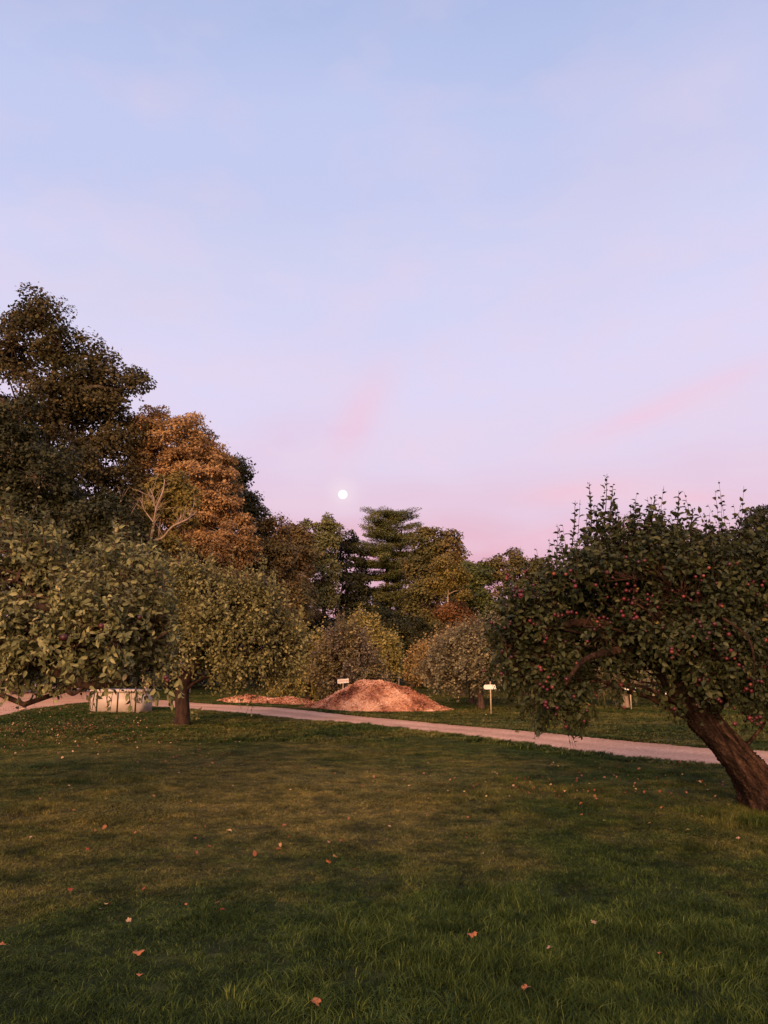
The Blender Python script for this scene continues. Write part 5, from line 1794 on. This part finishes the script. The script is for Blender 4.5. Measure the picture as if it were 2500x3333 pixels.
labs = {'red': 'dark red fallen leaf', 'orange': 'orange brown fallen leaf', 'tan': 'pale tan curled fallen leaf', 'yellow': 'small yellow fallen leaf'}
special = {(228, 2905): 'brightest red leaf with an upturned tip, left in the foreground grass', (1091, 2802): 'pale salmon leaf touching an orange one in the middle of the lawn', (1069, 2817): 'orange leaf touching the pale salmon one in the middle of the lawn',
           (704, 2958): 'upright pale salmon leaf standing in the dark grass left of centre', (1947, 2618): 'largest amber leaf in the shade below the leaning apple tree', (2373, 2634): 'pale yellow leaf nearest the foot of the leaning trunk',
           (1023, 3301): 'rust coloured leaf at the bottom edge of the lawn'}
rf = np.random.default_rng(303)
for q, (c, px, py, s_) in enumerate(FL):
    x_, y_ = gp(px, py)
    sz = s_ * 0.041 * (1 + 0.15 * rf.normal())
    k1 = (px, py)
    o = link('fallen_leaf', fl[c][q % 3], loc=(x_, y_, float(gh(x_, y_)) + 0.045), rot=(rf.normal() * 0.25 + 0.25, rf.normal() * 0.2, rf.uniform(0, 6.28)), label=special.get(k1, labs[c] + ' ' + where(px, py)), cat='leaf',
             group='%s fallen leaves %s' % (c, where(px, py)))
    o.scale = (sz, sz, sz)

# finer litter nobody could count: near the gravel at the left and under the trees
m_ = 1500
lx, ly = [], []
for (px, py, sx, sy, n) in [(230, 2365, 260, 42, 520), (60, 2390, 160, 60, 250), (500, 2420, 300, 70, 220), (1800, 2560, 500, 70, 160), (1570, 2320, 120, 12, 40), (130, 2310, 180, 12, 260), (900, 2700, 700, 220, 60)]:
    for q in range(n):
        x1, y1 = px + rf.normal() * sx * 0.6, max(2296, py + rf.normal() * sy * 0.6)
        a_, b_ = gp(x1, y1)
        lx.append(a_)
        ly.append(b_)
lx, ly = np.array(lx), np.array(ly)
ok = ~inside_poly(lx, ly, ROADPOLY)
lx, ly = lx[ok], ly[ok]
n = len(lx)
P = np.stack([lx, ly, gh(lx, ly) + 0.045 + 0.02 * rf.random(n)], -1)
Nn = nrm(np.array([0, 0, 1.0]) + rf.normal(size=(n, 3)) * 0.45)
T = nrm(np.cross(Nn, rf.normal(size=(n, 3))))
L = rf.uniform(0.022, 0.055, n)
M_litter = leafmat('litter', [(0.0, (0.12, 0.035, 0.02)), (0.5, (0.24, 0.09, 0.05)), (0.85, (0.32, 0.18, 0.10)), (1.0, (0.55, 0.38, 0.2))], rough=0.8, trans=0.1, spec=0.2)
link('leaf_litter', leaves_mesh('leaf_litter', P, T, Nn, L, L * 0.75, rf.random(n), M_litter, (0, 0, 0), near=True), label='scattered small dry leaves under the trees and along the gravel edge', cat='leaf litter', kind='stuff')

# ------------------------------------------------------------------ the moon
M_moon = bpy.data.materials.new('moonlight')
M_moon.use_nodes = True
nt = M_moon.node_tree
nt.nodes.remove(nt.nodes['Principled BSDF'])
em = N(nt, 'ShaderNodeEmission')
em.inputs[0].default_value = (1.0, 0.97, 0.93, 1)
em.inputs[1].default_value = 1.25
nt.links.new(em.outputs[0], nt.nodes['Material Output'].inputs[0])
dirm = ray(1116, 1609)
dirm = dirm / np.linalg.norm(dirm)
Rm = 9000 * (15.0 / F) * 0.98
la = np.linspace(0, math.pi, 17)
V, Fc = [], []
for a in la:
    for q in range(32):
        V.append((Rm * math.sin(a) * math.cos(q * math.pi / 16), Rm * math.sin(a) * math.sin(q * math.pi / 16), Rm * math.cos(a)))
for i in range(16):
    for q in range(32):
        Fc.append((i * 32 + q, (i + 1) * 32 + q, (i + 1) * 32 + (q + 1) % 32, i * 32 + (q + 1) % 32))
link('moon', mesh('moon', np.array(V), faces=Fc, mat=M_moon, smooth=True), loc=dirm * 9000, label='full bright moon low above the tree line', cat='moon')
print('TRIANGLES', TRI)
